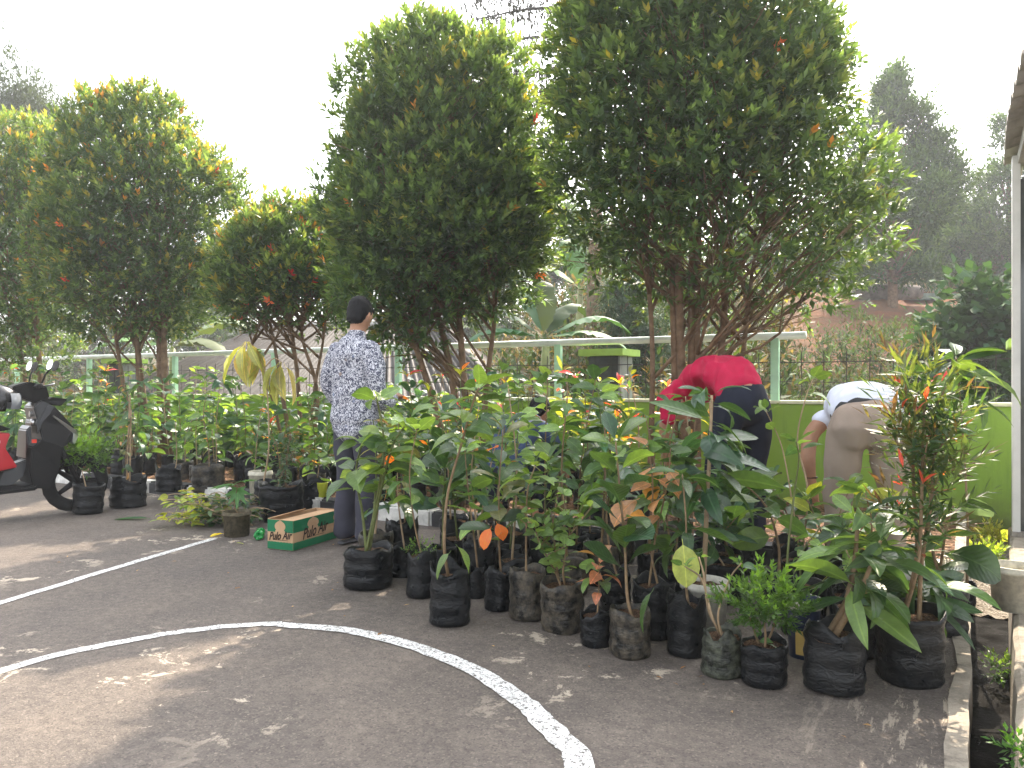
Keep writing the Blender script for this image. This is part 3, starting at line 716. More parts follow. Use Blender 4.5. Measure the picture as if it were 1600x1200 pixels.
# ------------------------------------------------------------------ banana plants
def banana(name, label, base, leaves, H, seed, col=(.05, .105, .045)):
    rng = random.Random(seed); root = empty(name, base, label, 'banana plant', 'banana plants beyond the wall')
    m = MB(); m.tube([(0, 0, -.3), (0, 0, H*.5), (0.03, 0, H)], [.11, .09, .05], 10); m.build('stem', plain('banana_stem', (.22, .24, .10), .6, .3, .4, 5, .2, 30), root, smooth=True)
    for (az, el, L, W) in leaves:
        h = Vector((math.cos(az), math.sin(az), 0)); V = []; F = []; n = 22; p = Vector((0, 0, H)); d = (h*math.cos(el)+Vector((0, 0, math.sin(el)))).normalized()
        side = h.cross(Vector((0, 0, 1))); gaps = 0
        for i in range(n+1):
            t = i/n; dd = (d+Vector((0, 0, -1))*(t*t*1.5)).normalized(); 
            if i: p = p+dd*(L/n)
            wv = W*(math.sin(math.pi*min(1, max(0, (t-.1)/.9))**.75)+.02) if t > .08 else .012
            up = side.cross(dd); tear = rng.uniform(.75, 1.0)
            V += [p-side*wv*tear-up*wv*rng.uniform(.15, .45), p+Vector((0, 0, 0)), p+side*wv*rng.uniform(.75, 1)-up*wv*rng.uniform(.15, .45)]
            if i:
                a = 3*i-3
                for q in ((a, a+1, a+4, a+3), (a+1, a+2, a+5, a+4)):
                    if rng.random() > .0: F.append(q)
        me = mesh('leaf', V, F, True); o = link('leaf', me, M_LEAFM, root); o.color = (*[c*rng.uniform(.75, 1.3) for c in col], 1)
Fa = math.atan2(RT.y, RT.x)
b = ground_at(850, 11); b2 = b
banana('banana_plant', 'large banana plant with torn leaves above the rail', b, [(Fa+math.pi*.92, .75, 1.6, .22), (Fa+2.6, 1.3, 1.5, .27), (Fa+.2, .6, 1.5, .22), (Fa+.9, .9, 1.4, .22), (Fa-.3, .3, 1.4, .2), (Fa+3.4, .35, 1.4, .2), (Fa+1.6, 1.35, 1.3, .22)], hgt(b, 530, 11), 1)
b = ground_at(905, 16)
banana('banana_plant', 'smaller banana plant behind the pillar', b, [(Fa+1.9, 1.3, 1.7, .3), (Fa+.3, .8, 1.5, .26), (Fa+2.8, .8, 1.5, .26), (Fa-.5, .5, 1.4, .25)], hgt(b, 450, 16), 2, (.10, .18, .05))
b = ground_at(268, 15)
banana('banana_plant', 'banana plant behind the dome shaped tree', b, [(Fa+2.9, .9, 1.7, .32), (Fa+.1, .7, 2.0, .36), (Fa+1.5, 1.3, 1.6, .3), (Fa-.5, .35, 1.8, .34), (Fa+3.6, .4, 1.6, .3)], hgt(b, 545, 15), 3, (.10, .17, .06))
# dark bush and trunk behind the pillar, broad vine bush on the right
b = ground_at(985, 13)
far_tree('weeping_bush', 'dark drooping bush between pillar and tallest tree', b, hgt(b, 430, 13), [(.1, .45), (.5, .75), (.85, .55), (1, .2)], 51, .13, 75, 9, ((.03, .06, .035), (.05, .09, .05)), .06, lobes=26, lobe_k=.3, up=-.9, cat='bush', ratio=.22)
b = ground_at(1530, 11)
far_tree('vine_bush', 'broad leaved dark vine bush beside the white post', b, hgt(b, 462, 11), [(.0, .6), (.4, .75), (.75, .6), (1, .3)], 52, .17, 46, 6, ((.022, .055, .025), (.04, .09, .035)), .05, lobes=34, lobe_k=.26, up=.2, cat='bush', ratio=.85)
m_log = plain('fallen_log', (.16, .14, .12), .9, .2, .4, 6, .4, 20)
lg = ground_at(1385, 24); m = MB(); m.tube([(-1.0, 0, .25), (0, .05, .3), (1.1, .1, .3)], [.26, .28, .22], 10); o = m.build('log', m_log, smooth=True); o.location = lg; o.rotation_euler = (0, 0, YAW); tag(o, 'grey fallen log at the top of the red slope', 'log')
lg = ground_at(1452, 25); m = MB(); m.box((-.9, -.3, .0), (.9, .3, .12)); m.box((-.7, -.25, .13), (1.1, .2, .2)); o = m.build('board_pile', plain('grey_green_boards', (.16, .2, .17), .9, .2, .4, 6, .3, 20), bevel=.02); o.location = lg; o.rotation_euler = (0, 0, YAW+.1); tag(o, 'low pile of greenish boards beside the log on the slope', 'boards')
# bamboo paling on the hilltop
pal = empty('paling_fence', ground_at(1500, 30), 'thin grey paling fence along the hilltop under the trees', 'fence'); pb = pal.location
m = MB(); m.tube([(0, 0, -.2), (0, 0, 1.15)], .022, 5); pm = m.build('pale', plain('grey_pale', (.22, .20, .17), .9, .2, .3, 9, 0)); pme = pm.data; bpy.data.objects.remove(pm)
for i in range(44):
    q = ground_at(1330+i*6.6, 30); link('pale', pme, None, pal, Matrix.Translation(q-pb) @ Matrix.Rotation(random.uniform(-.07, .07), 4, 'Y') @ Matrix.Scale(random.uniform(.75, 1.1), 4))
# house on the hill
hb = ground_at(1497, 36); hs_ = empty('hill_house', hb, 'small grey house glimpsed between the hill trees', 'house', rz=YAW+.2)
zt = hgt(hb, 352, 36)
m = MB(); m.box((-1.6, -1.2, -.5), (1.6, 1.2, zt-.35)); m.build('wall', plain('house_grey', (.42, .43, .44), .8, .3, .2, 2, .1, 20), hs_)
m = MB(); m.add([(-1.9, -1.5, zt-.35), (1.9, -1.5, zt-.35), (1.9, 1.5, zt-.35), (-1.9, 1.5, zt-.35), (-1.9, 0, zt+.15), (1.9, 0, zt+.15)], [(0, 1, 5, 4), (2, 3, 4, 5), (0, 4, 3), (1, 2, 5), (3, 2, 1, 0)]); m.build('roof', plain('house_roof', (.40, .38, .36), .8, .3, .2, 3, .1, 20), hs_)
m = MB(); m.box((-.35, -1.24, zt-1.25), (.5, -1.21, zt-.6)); m.build('window', plain('dark_window', (.03, .03, .035), .2, .5, .1, 3, 0), hs_)
# neighbour's hip roof below the wall on the left
def hip_roof():
    A, Bp = at(300, 640, 17.2), at(800, 640, 17.2); 
    c = (A+Bp)/2; c.z = 0; root = empty('neighbour_house', (c.x, c.y, -1.6), 'low house with grey brown corrugated hip roof behind the wall', 'house', rz=YAW-.10)
    W = 4.0; dp = 3.4; ze = 2.35; zr = 4.05; rl = 2.0
    def slope(a, b, c_, d_, name, ribs):          # quad a,b (eave) c,d (ridge), corrugated from eave to ridge
        a, b, c_, d_ = map(Vector, (a, b, c_, d_)); V = []; F = []; n = ribs*4; nrm = (b-a).cross(d_-a).normalized()
        for i in range(n+1):
            t = i/n; o = nrm*(.05*math.sin(t*ribs*2*math.pi)); 
            V += [a.lerp(b, t)+o, d_.lerp(c_, t)+o]
            if i: F.append((2*i-2, 2*i, 2*i+1, 2*i-1))
        link(name, mesh(name, V, F), M_ROOF, root)
    global M_ROOF
    t = NT('corrugated_roof'); co = t.coord(); c1 = t.ramp(t.noise(co, 1.6, 6, .7), [(.3, (.04, .034, .03)), (.55, (.07, .063, .057)), (.75, (.10, .092, .085))])
    M_ROOF = t.done(t.bsdf(c1, .75, .4, t.bump(t.noise(co, 30, 4), .3, .01)))
    E = [(-W, -dp, ze), (W, -dp, ze), (W, dp, ze), (-W, dp, ze)]; r0 = (-rl, 0, zr); r1 = (rl, 0, zr)
    # slanted sheets: ribs follow the slope
    slope(E[0], E[1], r1, r0, 'roof_slope', 52); slope(E[2], E[3], r0, r1, 'roof_slope', 46)
    slope(E[1], E[2], r1, r1, 'roof_slope', 34); slope(E[3], E[0], r0, r0, 'roof_slope', 34)
    m = MB(); m.tube([r0, r1], .09, 8); m.build('ridge_cap', plain('ridge_cap', (.42, .40, .37), .8, .3, .3, 4, .2, 30), root)
    m = MB(); m.box((-W+.4, -dp+.4, -.6), (W-.4, dp-.4, ze-.02)); m.build('wall', plain('house_wall', (.45, .42, .36), .8, .3, .2, 3, .1, 20), root)
hip_roof()
# ------------------------------------------------------------------ leaves as shared meshes
def make_leaf(name, ratio, shape, droop, fold, wave, n=7, petiole=.12, seed=0):
    """unit leaf along +Y, face up +Z; droop bends it down, fold raises the halves"""
    rng = random.Random(seed); V = []; F = []
    p = Vector((0, petiole, 0)); ang = 0.0
    rows = []
    for i in range(n+1):
        t = i/n
        if shape == 'ovate': wv = math.sin(math.pi*t**.72)**.85
        elif shape == 'lance': wv = math.sin(math.pi*t**.85)**.9
        elif shape == 'obovate': wv = math.sin(math.pi*t**1.25)**.8
        else: wv = math.sin(math.pi*t)**.7
        wv = max(wv, .0)*ratio*.5*(1+rng.uniform(-.06, .06)); ang = droop*t
        if i: p = p+Vector((0, math.cos(ang), -math.sin(ang)))*((1-petiole)/n)
        up = Vector((0, math.sin(ang), math.cos(ang))); hz_ = fold*wv
        wa = wave*math.sin(t*9+seed)*ratio*.2
        rows.append(len(V))
        if i in (0, n): V.append(p.copy())
        else: V += [p+Vector((-wv, 0, 0))+up*(hz_+wa), p.copy(), p+Vector((wv, 0, 0))+up*(hz_-wa)]
    F += [(rows[0], rows[1]+1, rows[1]), (rows[0], rows[1]+2, rows[1]+1)]
    for i in range(1, n-1):
        a, b = rows[i], rows[i+1]; F += [(a, a+1, b+1, b), (a+1, a+2, b+2, b+1)]
    a = rows[n-1]; F += [(a, a+1, rows[n]), (a+1, a+2, rows[n])]
    k = len(V)
    V += [Vector((-.009, 0, 0)), Vector((.009, 0, 0)), Vector((.007, petiole+.02, -.006)), Vector((-.007, petiole+.02, -.006)), Vector((0, petiole*.5, -.016))]
    F += [(k, k+1, k+2, k+3), (k, k+3, k+4), (k+1, k+4, k+2)]
    me = mesh(name, V, F, True); me.materials.append(M_LEAF); return me
FAM = {}
def fam(key, ratio, shape, droops, fold, wave=.15, petiole=.12):
    FAM[key] = [make_leaf('leaf', ratio, shape, d, fold, wave, petiole=petiole, seed=i*3+hash(shape) % 1) for i, d in enumerate(droops)]
fam('ovate', .46, 'ovate', (.25, .6, .95, 1.3), .22)
fam('lance', .28, 'lance', (.35, .7, 1.05, 1.5), .25)
fam('slim', .19, 'lance', (.1, .35, .6, .9), .3, .05, .05)
fam('obov', .52, 'obovate', (.1, .35, .7, .9), .25)
fam('round', .72, 'round', (.2, .5, .8, 1.1), .15)
fam('wilt', .22, 'lance', (.5, .8, 1.0, 1.2), .8, .5)
DARK = (.030, .066, .026); MIDG = (.058, .112, .036); BRI = (.110, .185, .048); YEL = (.30, .34, .05); BLU = (.036, .088, .048); OLV = (.12, .13, .04); COP = (.20, .11, .045); ORA = (.72, .17, .025); REDC = (.50, .05, .055); DRY = (.40, .30, .15); PALE = (.17, .26, .08); TAN = (.42, .21, .10)
#        family L   palette                              elevation(from stem)  droopbias
KINDS = {
 'broad':   dict(f='ovate', L=.165, pal=[BRI, MIDG, BRI, PALE], el=(.1, .7), ph=2.4, whorl=6),
 'avocado': dict(f='ovate', L=.19, pal=[MIDG, BRI, MIDG, DARK], el=(-.2, .6), ph=2.4, whorl=6),
 'mango':   dict(f='lance', L=.22, pal=[DARK, MIDG, BLU, DARK], el=(-.5, .45), ph=2.1, whorl=8),
 'jack':    dict(f='obov', L=.165, pal=[DARK, BLU, MIDG, DARK], el=(.2, .9), ph=2.4, whorl=4),
 'durian':  dict(f='lance', L=.125, pal=[OLV, MIDG, COP, DARK, DARK], el=(-.4, .35), ph=3.1, whorl=4),
 'rambutan': dict(f='ovate', L=.13, pal=[MIDG, DARK, MIDG, BRI], el=(-.3, .4), ph=2.2, whorl=5),
 'citrus':  dict(f='round', L=.062, pal=[MIDG, BRI, BRI, DARK], el=(.1, .9), ph=2.4, whorl=4),
 'croton':  dict(f='lance', L=.15, pal=[YEL, ORA, REDC, MIDG, YEL, OLV], el=(.2, 1.0), ph=2.4, whorl=6),
 'rubber':  dict(f='round', L=.19, pal=[DARK, MIDG, DARK, PALE], el=(-.5, .4), ph=2.4, whorl=4),
 'redtip':  dict(f='slim', L=.085, pal=[DARK, MIDG, DARK, OLV], el=(.0, .8), ph=1.57, whorl=6),
 'small':   dict(f='ovate', L=.085, pal=[DARK, MIDG, BRI], el=(-.2, .6), ph=2.4, whorl=4),
}
for _k in KINDS.values(): _k['pal'] = [tuple(min(.8, q*1.3) for q in c) for c in _k['pal']]
NLEAF = [0]
def put_leaf(root, famk, p, d, L, col, rng, roll=.5, var=None):
    d = d.normalized(); x = d.cross(Vector((0, 0, 1)))
    if x.length < .15: x = d.cross(RT)
    x.normalize(); z = x.cross(d); M = Matrix((x, d, z)).transposed().to_4x4()
    me = FAM[famk][var if var is not None else rng.randrange(4)]
    o = bpy.data.objects.new('leaf', me); COL.objects.link(o); o.parent = root
    o.matrix_local = Matrix.Translation(p) @ M @ Matrix.Rotation(rng.gauss(0, roll), 4, 'Y') @ Matrix.Diagonal((L*rng.uniform(.85, 1.15), L, L, 1))
    o.color = (*[q*1.12 for q in col], 1); NLEAF[0] += 1; return o
# ------------------------------------------------------------------ pots
def bag_mat(name, base, mud, amt):
    t = NT(name); co = t.coord(); sx = t.n('ShaderNodeSeparateXYZ'); t.l(co, sx.inputs[0])
    oi = t.n('ShaderNodeObjectInfo')
    vec = t.n('ShaderNodeVectorMath', operation='ADD'); t.l(co, vec.inputs[0]); t.l(oi.outputs['Random'], vec.inputs[1])
    mp = t.n('ShaderNodeMapping'); mp.inputs['Scale'].default_value = (1.0, 1.0, 2.6); t.l(vec.outputs[0], mp.inputs['Vector'])
    wr = t.noise(mp.outputs[0], 3.6, 2.5, .5, 1.6); d = t.noise(vec.outputs[0], 4, 6, .7); sp = t.noise(vec.outputs[0], 30, 3, .6)
    k = t.math('MULTIPLY', t.ramp(d, [(.42, 0), (.68, 1)]), amt)
    c = t.mix(k, base, mud); c = t.mix(t.ramp(sp, [(.66, 0), (.72, .6)]), c, mud)
    rg = t.ramp(d, [(.35, .25), (.65, .52)])
    return t.done(t.bsdf(c, rg, .28, t.bump(wr, .45, .012)))
M_BAG = bag_mat('black_bag', (.0035, .0048, .0065), (.05, .047, .04), .25)
M_BAGM = bag_mat('muddy_bag', (.014, .014, .013), (.15, .125, .09), .75)
M_BAGG = bag_mat('mossy_bag', (.016, .018, .015), (.12, .13, .09), .8)
def bag_mesh(seed, sq=.35, flare=.0, rim=.14, nseg=26, nr=11, mat=None):
    rng = random.Random(seed); V = []; F = []
    prof = [(.72, 0), (.93, .012), (1.0, .06)]+[(1.0+.035*math.sin(i*1.7+seed)+flare*i/nr, .06+.94*i/nr) for i in range(1, nr+1)]
    sd_ = seed*7.3
    def r_at(a, z, r):
        c, s = math.cos(a), math.sin(a); e = 2/(2+2.2*sq*(1-.5*z)); k = (abs(c)**(2/e)+abs(s)**(2/e))**(-e/2)
        w_ = mnoise.noise(Vector((c*1.6+sd_, s*1.6, z*1.6)))*.055+mnoise.noise(Vector((c*3.5, s*3.5+sd_, z*4)))*.022
        return .5*r*(k*(.5)+.5+w_)
    for i, (r, z) in enumerate(prof):
        for j in range(nseg):
            a = 2*math.pi*j/nseg; rr = r_at(a, z, r); zz = z
            if z > .8: zz = z+(z-.8)*rim*5*mnoise.noise(Vector((math.cos(a)*1.4, math.sin(a)*1.4, sd_)))
            V.append((rr*math.cos(a), rr*math.sin(a), zz))
    # inner lip folding down to the soil
    for dr, z in ((.955, .985), (.93, .84)):
        for j in range(nseg):
            a = 2*math.pi*j/nseg; rr = r_at(a, z, prof[-1][0])*dr; zz = z+(.2*rim*5*mnoise.noise(Vector((math.cos(a)*1.4, math.sin(a)*1.4, sd_))) if z > .9 else 0)
            V.append((rr*math.cos(a), rr*math.sin(a), zz))
    R_ = len(prof)+2
    for i in range(R_-1):
        for j in range(nseg):
            a = i*nseg+j; b = i*nseg+(j+1) % nseg; F.append((a, b, b+nseg, a+nseg))
    F.append(tuple(range(nseg-1, -1, -1)))
    me = mesh('pot', V, F, True); me.materials.append(mat or M_BAG); return me
BAGS = [bag_mesh(i, .35, [0, .06, -.04, .03, 0, .05][i], [.1, .2, .28, .12, .34, .16][i]) for i in range(6)]
BAGSM = [bag_mesh(11, .5, .0, .12, mat=M_BAGM), bag_mesh(12, .6, .05, .16, mat=M_BAGM)]; BAGSG = [bag_mesh(13, .3, -.1, .3, mat=M_BAGG)]
def soil_mesh(seed):
    V = [(0, 0, .03)]; F = []
    for i, r in enumerate((.16, .32, .47)):
        for j in range(16):
            a = 2*math.pi*j/16; V.append((r*math.cos(a), r*math.sin(a), .05*mnoise.noise(Vector((r*5*math.cos(a), r*5*math.sin(a), seed)))))
    for j in range(16): F.append((0, 1+j, 1+(j+1) % 16))
    for i in range(2):
        for j in range(16):
            a = 1+16*i+j; b = 1+16*i+(j+1) % 16; F.append((a, a+16, b+16, b))
    me = mesh('soil', V, F, True); me.materials.append(M_SOIL); return me
SOILS = [soil_mesh(1), soil_mesh(2)]
M_WHITEB = plain('white_plastic', (.58, .56, .50), .5, .4, .25, 7, .1, 30); M_CREAMP = plain('cream_plastic', (.50, .47, .38), .55, .4, .3, 7, .15, 30); M_NAVY = plain('navy_label', (.018, .03, .07), .4, .4, .2, 7, 0); M_MOSSP = plain('mossy_pot', (.10, .085, .055), .85, .2, .5, 7, .6, 25)
def bucket_mesh(name, mat, taper=.86):
    m = MB(); m.ring([(.5*taper, 0), (.485, .84), (.53, .85), (.53, .93), (.51, .94), (.515, .985), (.50, 1.0), (.47, 1.0), (.46, .84), (.45, .5)], 28, cap0=True)
    me = mesh('pot', m.v, m.f, True); me.materials.append(mat); return me
BUCK_W = bucket_mesh('pot', M_WHITEB); BUCK_C = bucket_mesh('pot', M_CREAMP); BUCK_N = bucket_mesh('pot', M_NAVY); BUCK_M = bucket_mesh('pot', M_MOSSP, .9)
def pot(root, kind, W, H, rng):
    if kind == 'bag': me = rng.choice(BAGS)
    elif kind == 'mud': me = rng.choice(BAGSM)
    elif kind == 'moss': me = BAGSG[0]
    else: me = {'white': BUCK_W, 'cream': BUCK_C, 'navy': BUCK_N, 'mosspot': BUCK_M}[kind]
    az = rng.uniform(0, 6.28) if kind in ('bag', 'mud', 'moss') else 0
    tilt = Matrix.Rotation(rng.gauss(0, .03), 4, 'X') if kind in ('bag', 'mud', 'moss') else Matrix()
    o = link('pot', me, None, root, tilt @ Matrix.Rotation(az, 4, 'Z') @ Matrix.Diagonal((W, W, H, 1)))
    link('soil', rng.choice(SOILS), None, root, Matrix.Translation((0, 0, H*.86)) @ Matrix.Diagonal((W*.97, W*.97, .25, 1)))
    return o
PLANTS = []
def foliate(root, pts, k, n, rng, t0, L, pal=None, elev=None, tipw=True, accent=None):
    """pts: stem points (local). leaves from fraction t0 to the tip, whorl at the tip"""
    kd = KINDS[k]; pal = pal or kd['pal']; L = L or kd['L']; el = elev or kd['el']; az = rng.uniform(0, 6.28); N = len(pts)-1
    for i in range(n):
        whorl = tipw and i >= n-kd['whorl']
        t = (t0+(1-t0)*(i/max(1, n))) if not whorl else 1-.06*rng.random()
        q = t*N; a = int(min(N-1, q)); p = pts[a].lerp(pts[a+1], q-a); az += kd['ph']+rng.uniform(-.5, .5)
        e = rng.uniform(*el)+(.25 if whorl else 0)
        d = Vector((math.cos(az)*math.cos(e), math.sin(az)*math.cos(e), math.sin(e)))
        c = rng.choice(pal); l = L*rng.uniform(.72, 1.2)*(.82 if whorl else 1)
        if accent and rng.random() < accent[0]: c = accent[1]
        put_leaf(root, kd['f'], p+d*.005, d, l, c, rng)
def stem_obj(root, pts, r0, r1, mat, name='stem'):
    m = MB(); m.tube(pts, lerp_r(r0, r1, len(pts)), 6); return m.build(name, mat, root, smooth=True)
def plant(px, py, wp, hp, label, potk='bag', kind='broad', stems=(), n=16, t0=.45, L=None, pal=None, seed=None, r=.006, ref=None, z=0.0, group=None, mat=None, name='potted_sapling', cat='potted plant', elev=None, accent=None, dz=0, branches=0):
    """px,py: foot of the pot in the photo; wp,hp: its width and height there; stems: lists of photo points at the plant's distance"""
    L = (L or KINDS[kind]['L'])*1.12; n = int(n*1.1)
    rng = random.Random(seed if seed is not None else int(px*31+py)); D0 = (CAMH-z)*FPX/(py-600); W = wp*D0/FPX; D = D0+W*.42; H = hp*D/FPX
    base = at(px, 600, D); base.z = z
    root = empty(name, base, label, cat, group or 'potted saplings')
    pot(root, potk, W, H, rng)
    PLANTS.append((base.copy(), max(W, .16), ref))
    for st in stems:
        ctrl = [Vector((rng.uniform(-.15, .15)*W, rng.uniform(-.15, .15)*W, H*.8))]
        for (x, y) in st: ctrl.append(at(x, y, D+rng.uniform(-.06, .06))-base)
        pts = curve_pts(ctrl, 6); stem_obj(root, pts, r, r*.45, mat or M_STEM)
        foliate(root, pts, kind, n, rng, t0, L, pal, elev, accent=accent)
        for b in range(branches):
            q = pts[int(len(pts)*rng.uniform(.5, .85))]; e = q+Vector((rng.gauss(0, .09), rng.gauss(0, .09), rng.uniform(.05, .2))); bp = curve_pts([q, q.lerp(e, .5), e], 3)
            stem_obj(root, bp, r*.5, r*.3, mat or M_STEM, 'branch'); foliate(root, bp, kind, max(5, n//3), rng, .3, L, pal, elev)
    root['D'] = D
    return root
def bushy(root, c, rad, n, leaf, cols, seed, ratio=.45, nl=7, name='foliage', tip=None):
    rng = np.random.default_rng(seed); dd = rng.normal(0, 1, (n, 3)); dd /= np.linalg.norm(dd, axis=1, keepdims=True)
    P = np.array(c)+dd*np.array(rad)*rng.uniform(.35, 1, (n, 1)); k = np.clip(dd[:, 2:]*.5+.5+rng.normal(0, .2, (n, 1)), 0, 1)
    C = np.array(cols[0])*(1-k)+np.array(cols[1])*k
    v, f, cc = sprigs(P, dd+np.array([0, 0, .8]), rng.uniform(.7, 1.3, n), C, C*1.4 if tip is None else np.tile(tip, (n, 1)), rng, nl=nl, leaf=leaf, ratio=ratio, length=leaf*1.6)
    o = link(name, mesh(name, v, f, False, cc), M_CROWN, root); o['kind'] = 'stuff'; return o

# ---- front rows, left to right
plant(575, 924, 74, 62, 'three-stemmed broad-leaved sapling in a slumped double bag, leftmost of the cluster', 'bag', 'avocado', [[(585, 800), (600, 700), (588, 618)], [(590, 790), (612, 700), (640, 655)], [(566, 800), (556, 740), (566, 690)]], 15, .5, .185, [BRI, MIDG, BRI, PALE], r=.010, ref='the three-stemmed sapling', mat=M_STEMG)
plant(628, 886, 50, 70, 'slim sapling with one hanging orange leaf, behind the three-stemmed sapling', 'bag', 'rambutan', [[(632, 790), (628, 720), (622, 660)]], 17, .35, .14, [BRI, MIDG, OLV], accent=(.12, ORA), ref='the orange-leaf slim sapling')
o = plant(657, 937, 44, 72, 'thin sapling with tiny ferny weeds in its narrow black bag', 'bag', 'broad', [[(648, 820), (640, 740), (652, 668)]], 13, .5, .15, ref='the weedy narrow bag')
bushy(o, (0, 0, .25), (.09, .09, .05), 30, .018, [(.06, .13, .03), (.12, .22, .05)], 3)
plant(703, 981, 66, 80, 'tall bowed sapling with big drooping top leaves in a smooth black bag', 'bag', 'avocado', [[(694, 850), (700, 770), (722, 690), (738, 632), (748, 606)]], 20, .55, .17, [BRI, MIDG, PALE, BRI], r=.009, ref='the tall bowed sapling')
plant(745, 936, 28, 42, 'thin sapling in a small knotted black bag', 'bag', 'broad', [[(742, 850), (732, 770), (726, 700)]], 14, .4, .13, ref='the small knotted bag')
plant(778, 957, 42, 60, 'sapling with two bright orange leaves low on its stem', 'bag', 'jack', [[(780, 850), (780, 760), (786, 672)]], 17, .35, .15, [MIDG, DARK, OLV, MIDG], accent=(.0, ORA), ref='the orange-leaved sapling', seed=5)
plant(824, 972, 56, 76, 'whorled sapling in a mud-caked crumpled bag with clover', 'mud', 'broad', [[(822, 860), (824, 770), (836, 728)]], 15, .6, .13, [MIDG, PALE, DARK], ref='the mud-caked bag')
o = plant(880, 991, 66, 76, 'small bright green citrus bush in a square mud-stained bag', 'mud', 'citrus', [[(872, 900), (866, 840), (862, 800)], [(880, 890), (888, 845), (894, 805)], [(866, 890), (842, 845), (836, 815)]], 22, .3, .06, [BRI, MIDG, PALE, BRI], ref='the citrus bush', branches=3)
plant(932, 1013, 48, 50, 'little sapling with pinkish red-edged young leaves in a short bag', 'bag', 'small', [[(934, 950), (936, 900), (934, 868)]], 17, .5, .10, [(.30, .16, .08), MIDG, (.42, .17, .10), BRI], r=.004, ref='the pinkish little sapling')
plant(985, 1031, 62, 72, 'upright jackfruit sapling with stiff dark leaves in a dusty bag', 'mud', 'jack', [[(980, 930), (976, 850), (968, 760), (962, 690)]], 22, .38, .18, [DARK, BLU, MIDG, BRI], r=.008, ref='the jackfruit sapling')
plant(962, 962, 48, 60, 'leafy sapling tucked behind the pinkish little sapling', 'bag', 'mango', [[(950, 840), (946, 740), (940, 690)]], 15, .5, .16, ref='the tucked-in sapling')
plant(1022, 1001, 62, 86, 'bushy dark sapling in a tall bag behind the jackfruit sapling', 'bag', 'rambutan', [[(1016, 850), (1020, 760), (1012, 690)], [(1024, 840), (1042, 760), (1048, 700)]], 18, .35, .14, [DARK, MIDG, MIDG, TAN], ref='the tall bag')
plant(1073, 1029, 62, 82, 'sapling with one large pale yellow leaf in a wrinkled shiny bag', 'bag', 'mango', [[(1072, 910), (1072, 820), (1066, 740)]], 15, .45, .17, [MIDG, DARK, MIDG], r=.007, ref='the pale-yellow-leaf sapling')
plant(1101, 992, 74, 76, 'tall mango sapling with long dusty dark leaves in a white bucket', 'white', 'mango', [[(1102, 850), (1106, 760), (1110, 690), (1112, 618)]], 36, .48, .265, [BLU, DARK, BLU, MIDG], r=.013, ref='the white-bucket mango', mat=M_TWIG)
o = plant(1128, 1062, 64, 66, 'nearly bare twisted twigs in a mossy grey bag', 'moss', 'small', [[(1112, 960), (1096, 905), (1070, 885)], [(1108, 955), (1100, 900), (1092, 870)], [(1122, 960), (1140, 905), (1158, 880)]], 3, .7, .07, r=.006, ref='the mossy bag', mat=M_TWIG)
o = plant(1194, 1077, 70, 66, 'low ferny bush in a wide torn black bag', 'bag', 'small', [[(1196, 990), (1192, 960)], [(1180, 990), (1172, 965)], [(1205, 990), (1216, 950)]], 5, .2, .06, ref='the ferny bush')
bushy(o, (0, 0, .30), (.17, .15, .10), 190, .032, [(.035, .085, .02), (.10, .19, .035)], 4, nl=10)
o = plant(1256, 1032, 52, 90, 'blue and yellow paint pail holding a bare-stemmed plant', 'navy', 'small', [[(1230, 900), (1240, 780), (1248, 720), (1244, 690)]], 6, .85, .09, ref='the paint pail', mat=M_STEMG)
PAIL = o
o = plant(1303, 1092, 90, 96, 'big-leaved mango sapling in the broad black bag nearest the camera', 'bag', 'mango', [[(1322, 940), (1336, 870), (1340, 805)], [(1330, 950), (1354, 900), (1376, 845)]], 20, .4, .235, [MIDG, BRI, MIDG, DARK], r=.014, ref='the nearest big-leaved sapling', elev=(-.35, .6))
plant(1335, 1032, 62, 84, 'half-hidden sapling right behind the nearest big-leaved one', 'bag', 'avocado', [[(1356, 900), (1362, 820), (1352, 770)]], 14, .4, .15, [BRI, YEL, PALE, MIDG], ref='the half-hidden sapling')
REDTIP = plant(1421, 1077, 98, 112, 'tall narrow red-tipped shrub in the large smooth round bag', 'bag', 'redtip', [[(1434, 880), (1440, 780), (1442, 690), (1446, 600)], [(1440, 880), (1454, 790), (1460, 700), (1466, 635)], [(1432, 870), (1428, 770), (1426, 690), (1430, 630)]], 56, .28, .085, [DARK, MIDG, OLV, DARK, MIDG], r=.009, ref='the tall red-tipped shrub', accent=(.05, (.36, .10, .06)), branches=2)
for _i, (_x, _y, _r) in enumerate(((1446, 640, .09), (1446, 720, .10), (1462, 780, .10), (1430, 700, .09), (1466, 670, .09), (1428, 800, .07), (1478, 720, .07), (1438, 605, .08))): bushy(REDTIP, at(_x, _y, REDTIP['D'])-REDTIP.location, (_r, _r, _r*1.1), 15, .085, [(.035, .08, .03), (.10, .13, .045)], 40+_i, .19, 9, tip=(.12, .06, .04) if _i % 2 else None)
plant(1470, 995, 74, 78, 'round leaved plant in a tied black bag beside the drain', 'bag', 'rubber', [[(1470, 880), (1478, 830), (1490, 790)], [(1462, 880), (1450, 820), (1440, 780)]], 9, .3, .20, [DARK, PALE, MIDG, DARK], r=.009, ref='the tied bag by the drain')
plant(1505, 960, 34, 44, 'tall mango shoot with fresh hanging leaves at the end of the cluster', 'bag', 'mango', [[(1512, 820), (1506, 700), (1498, 600), (1494, 560)]], 24, .68, .27, [MIDG, BRI, DARK, BRI], r=.007, ref='the tall mango shoot', elev=(-.8, .3))
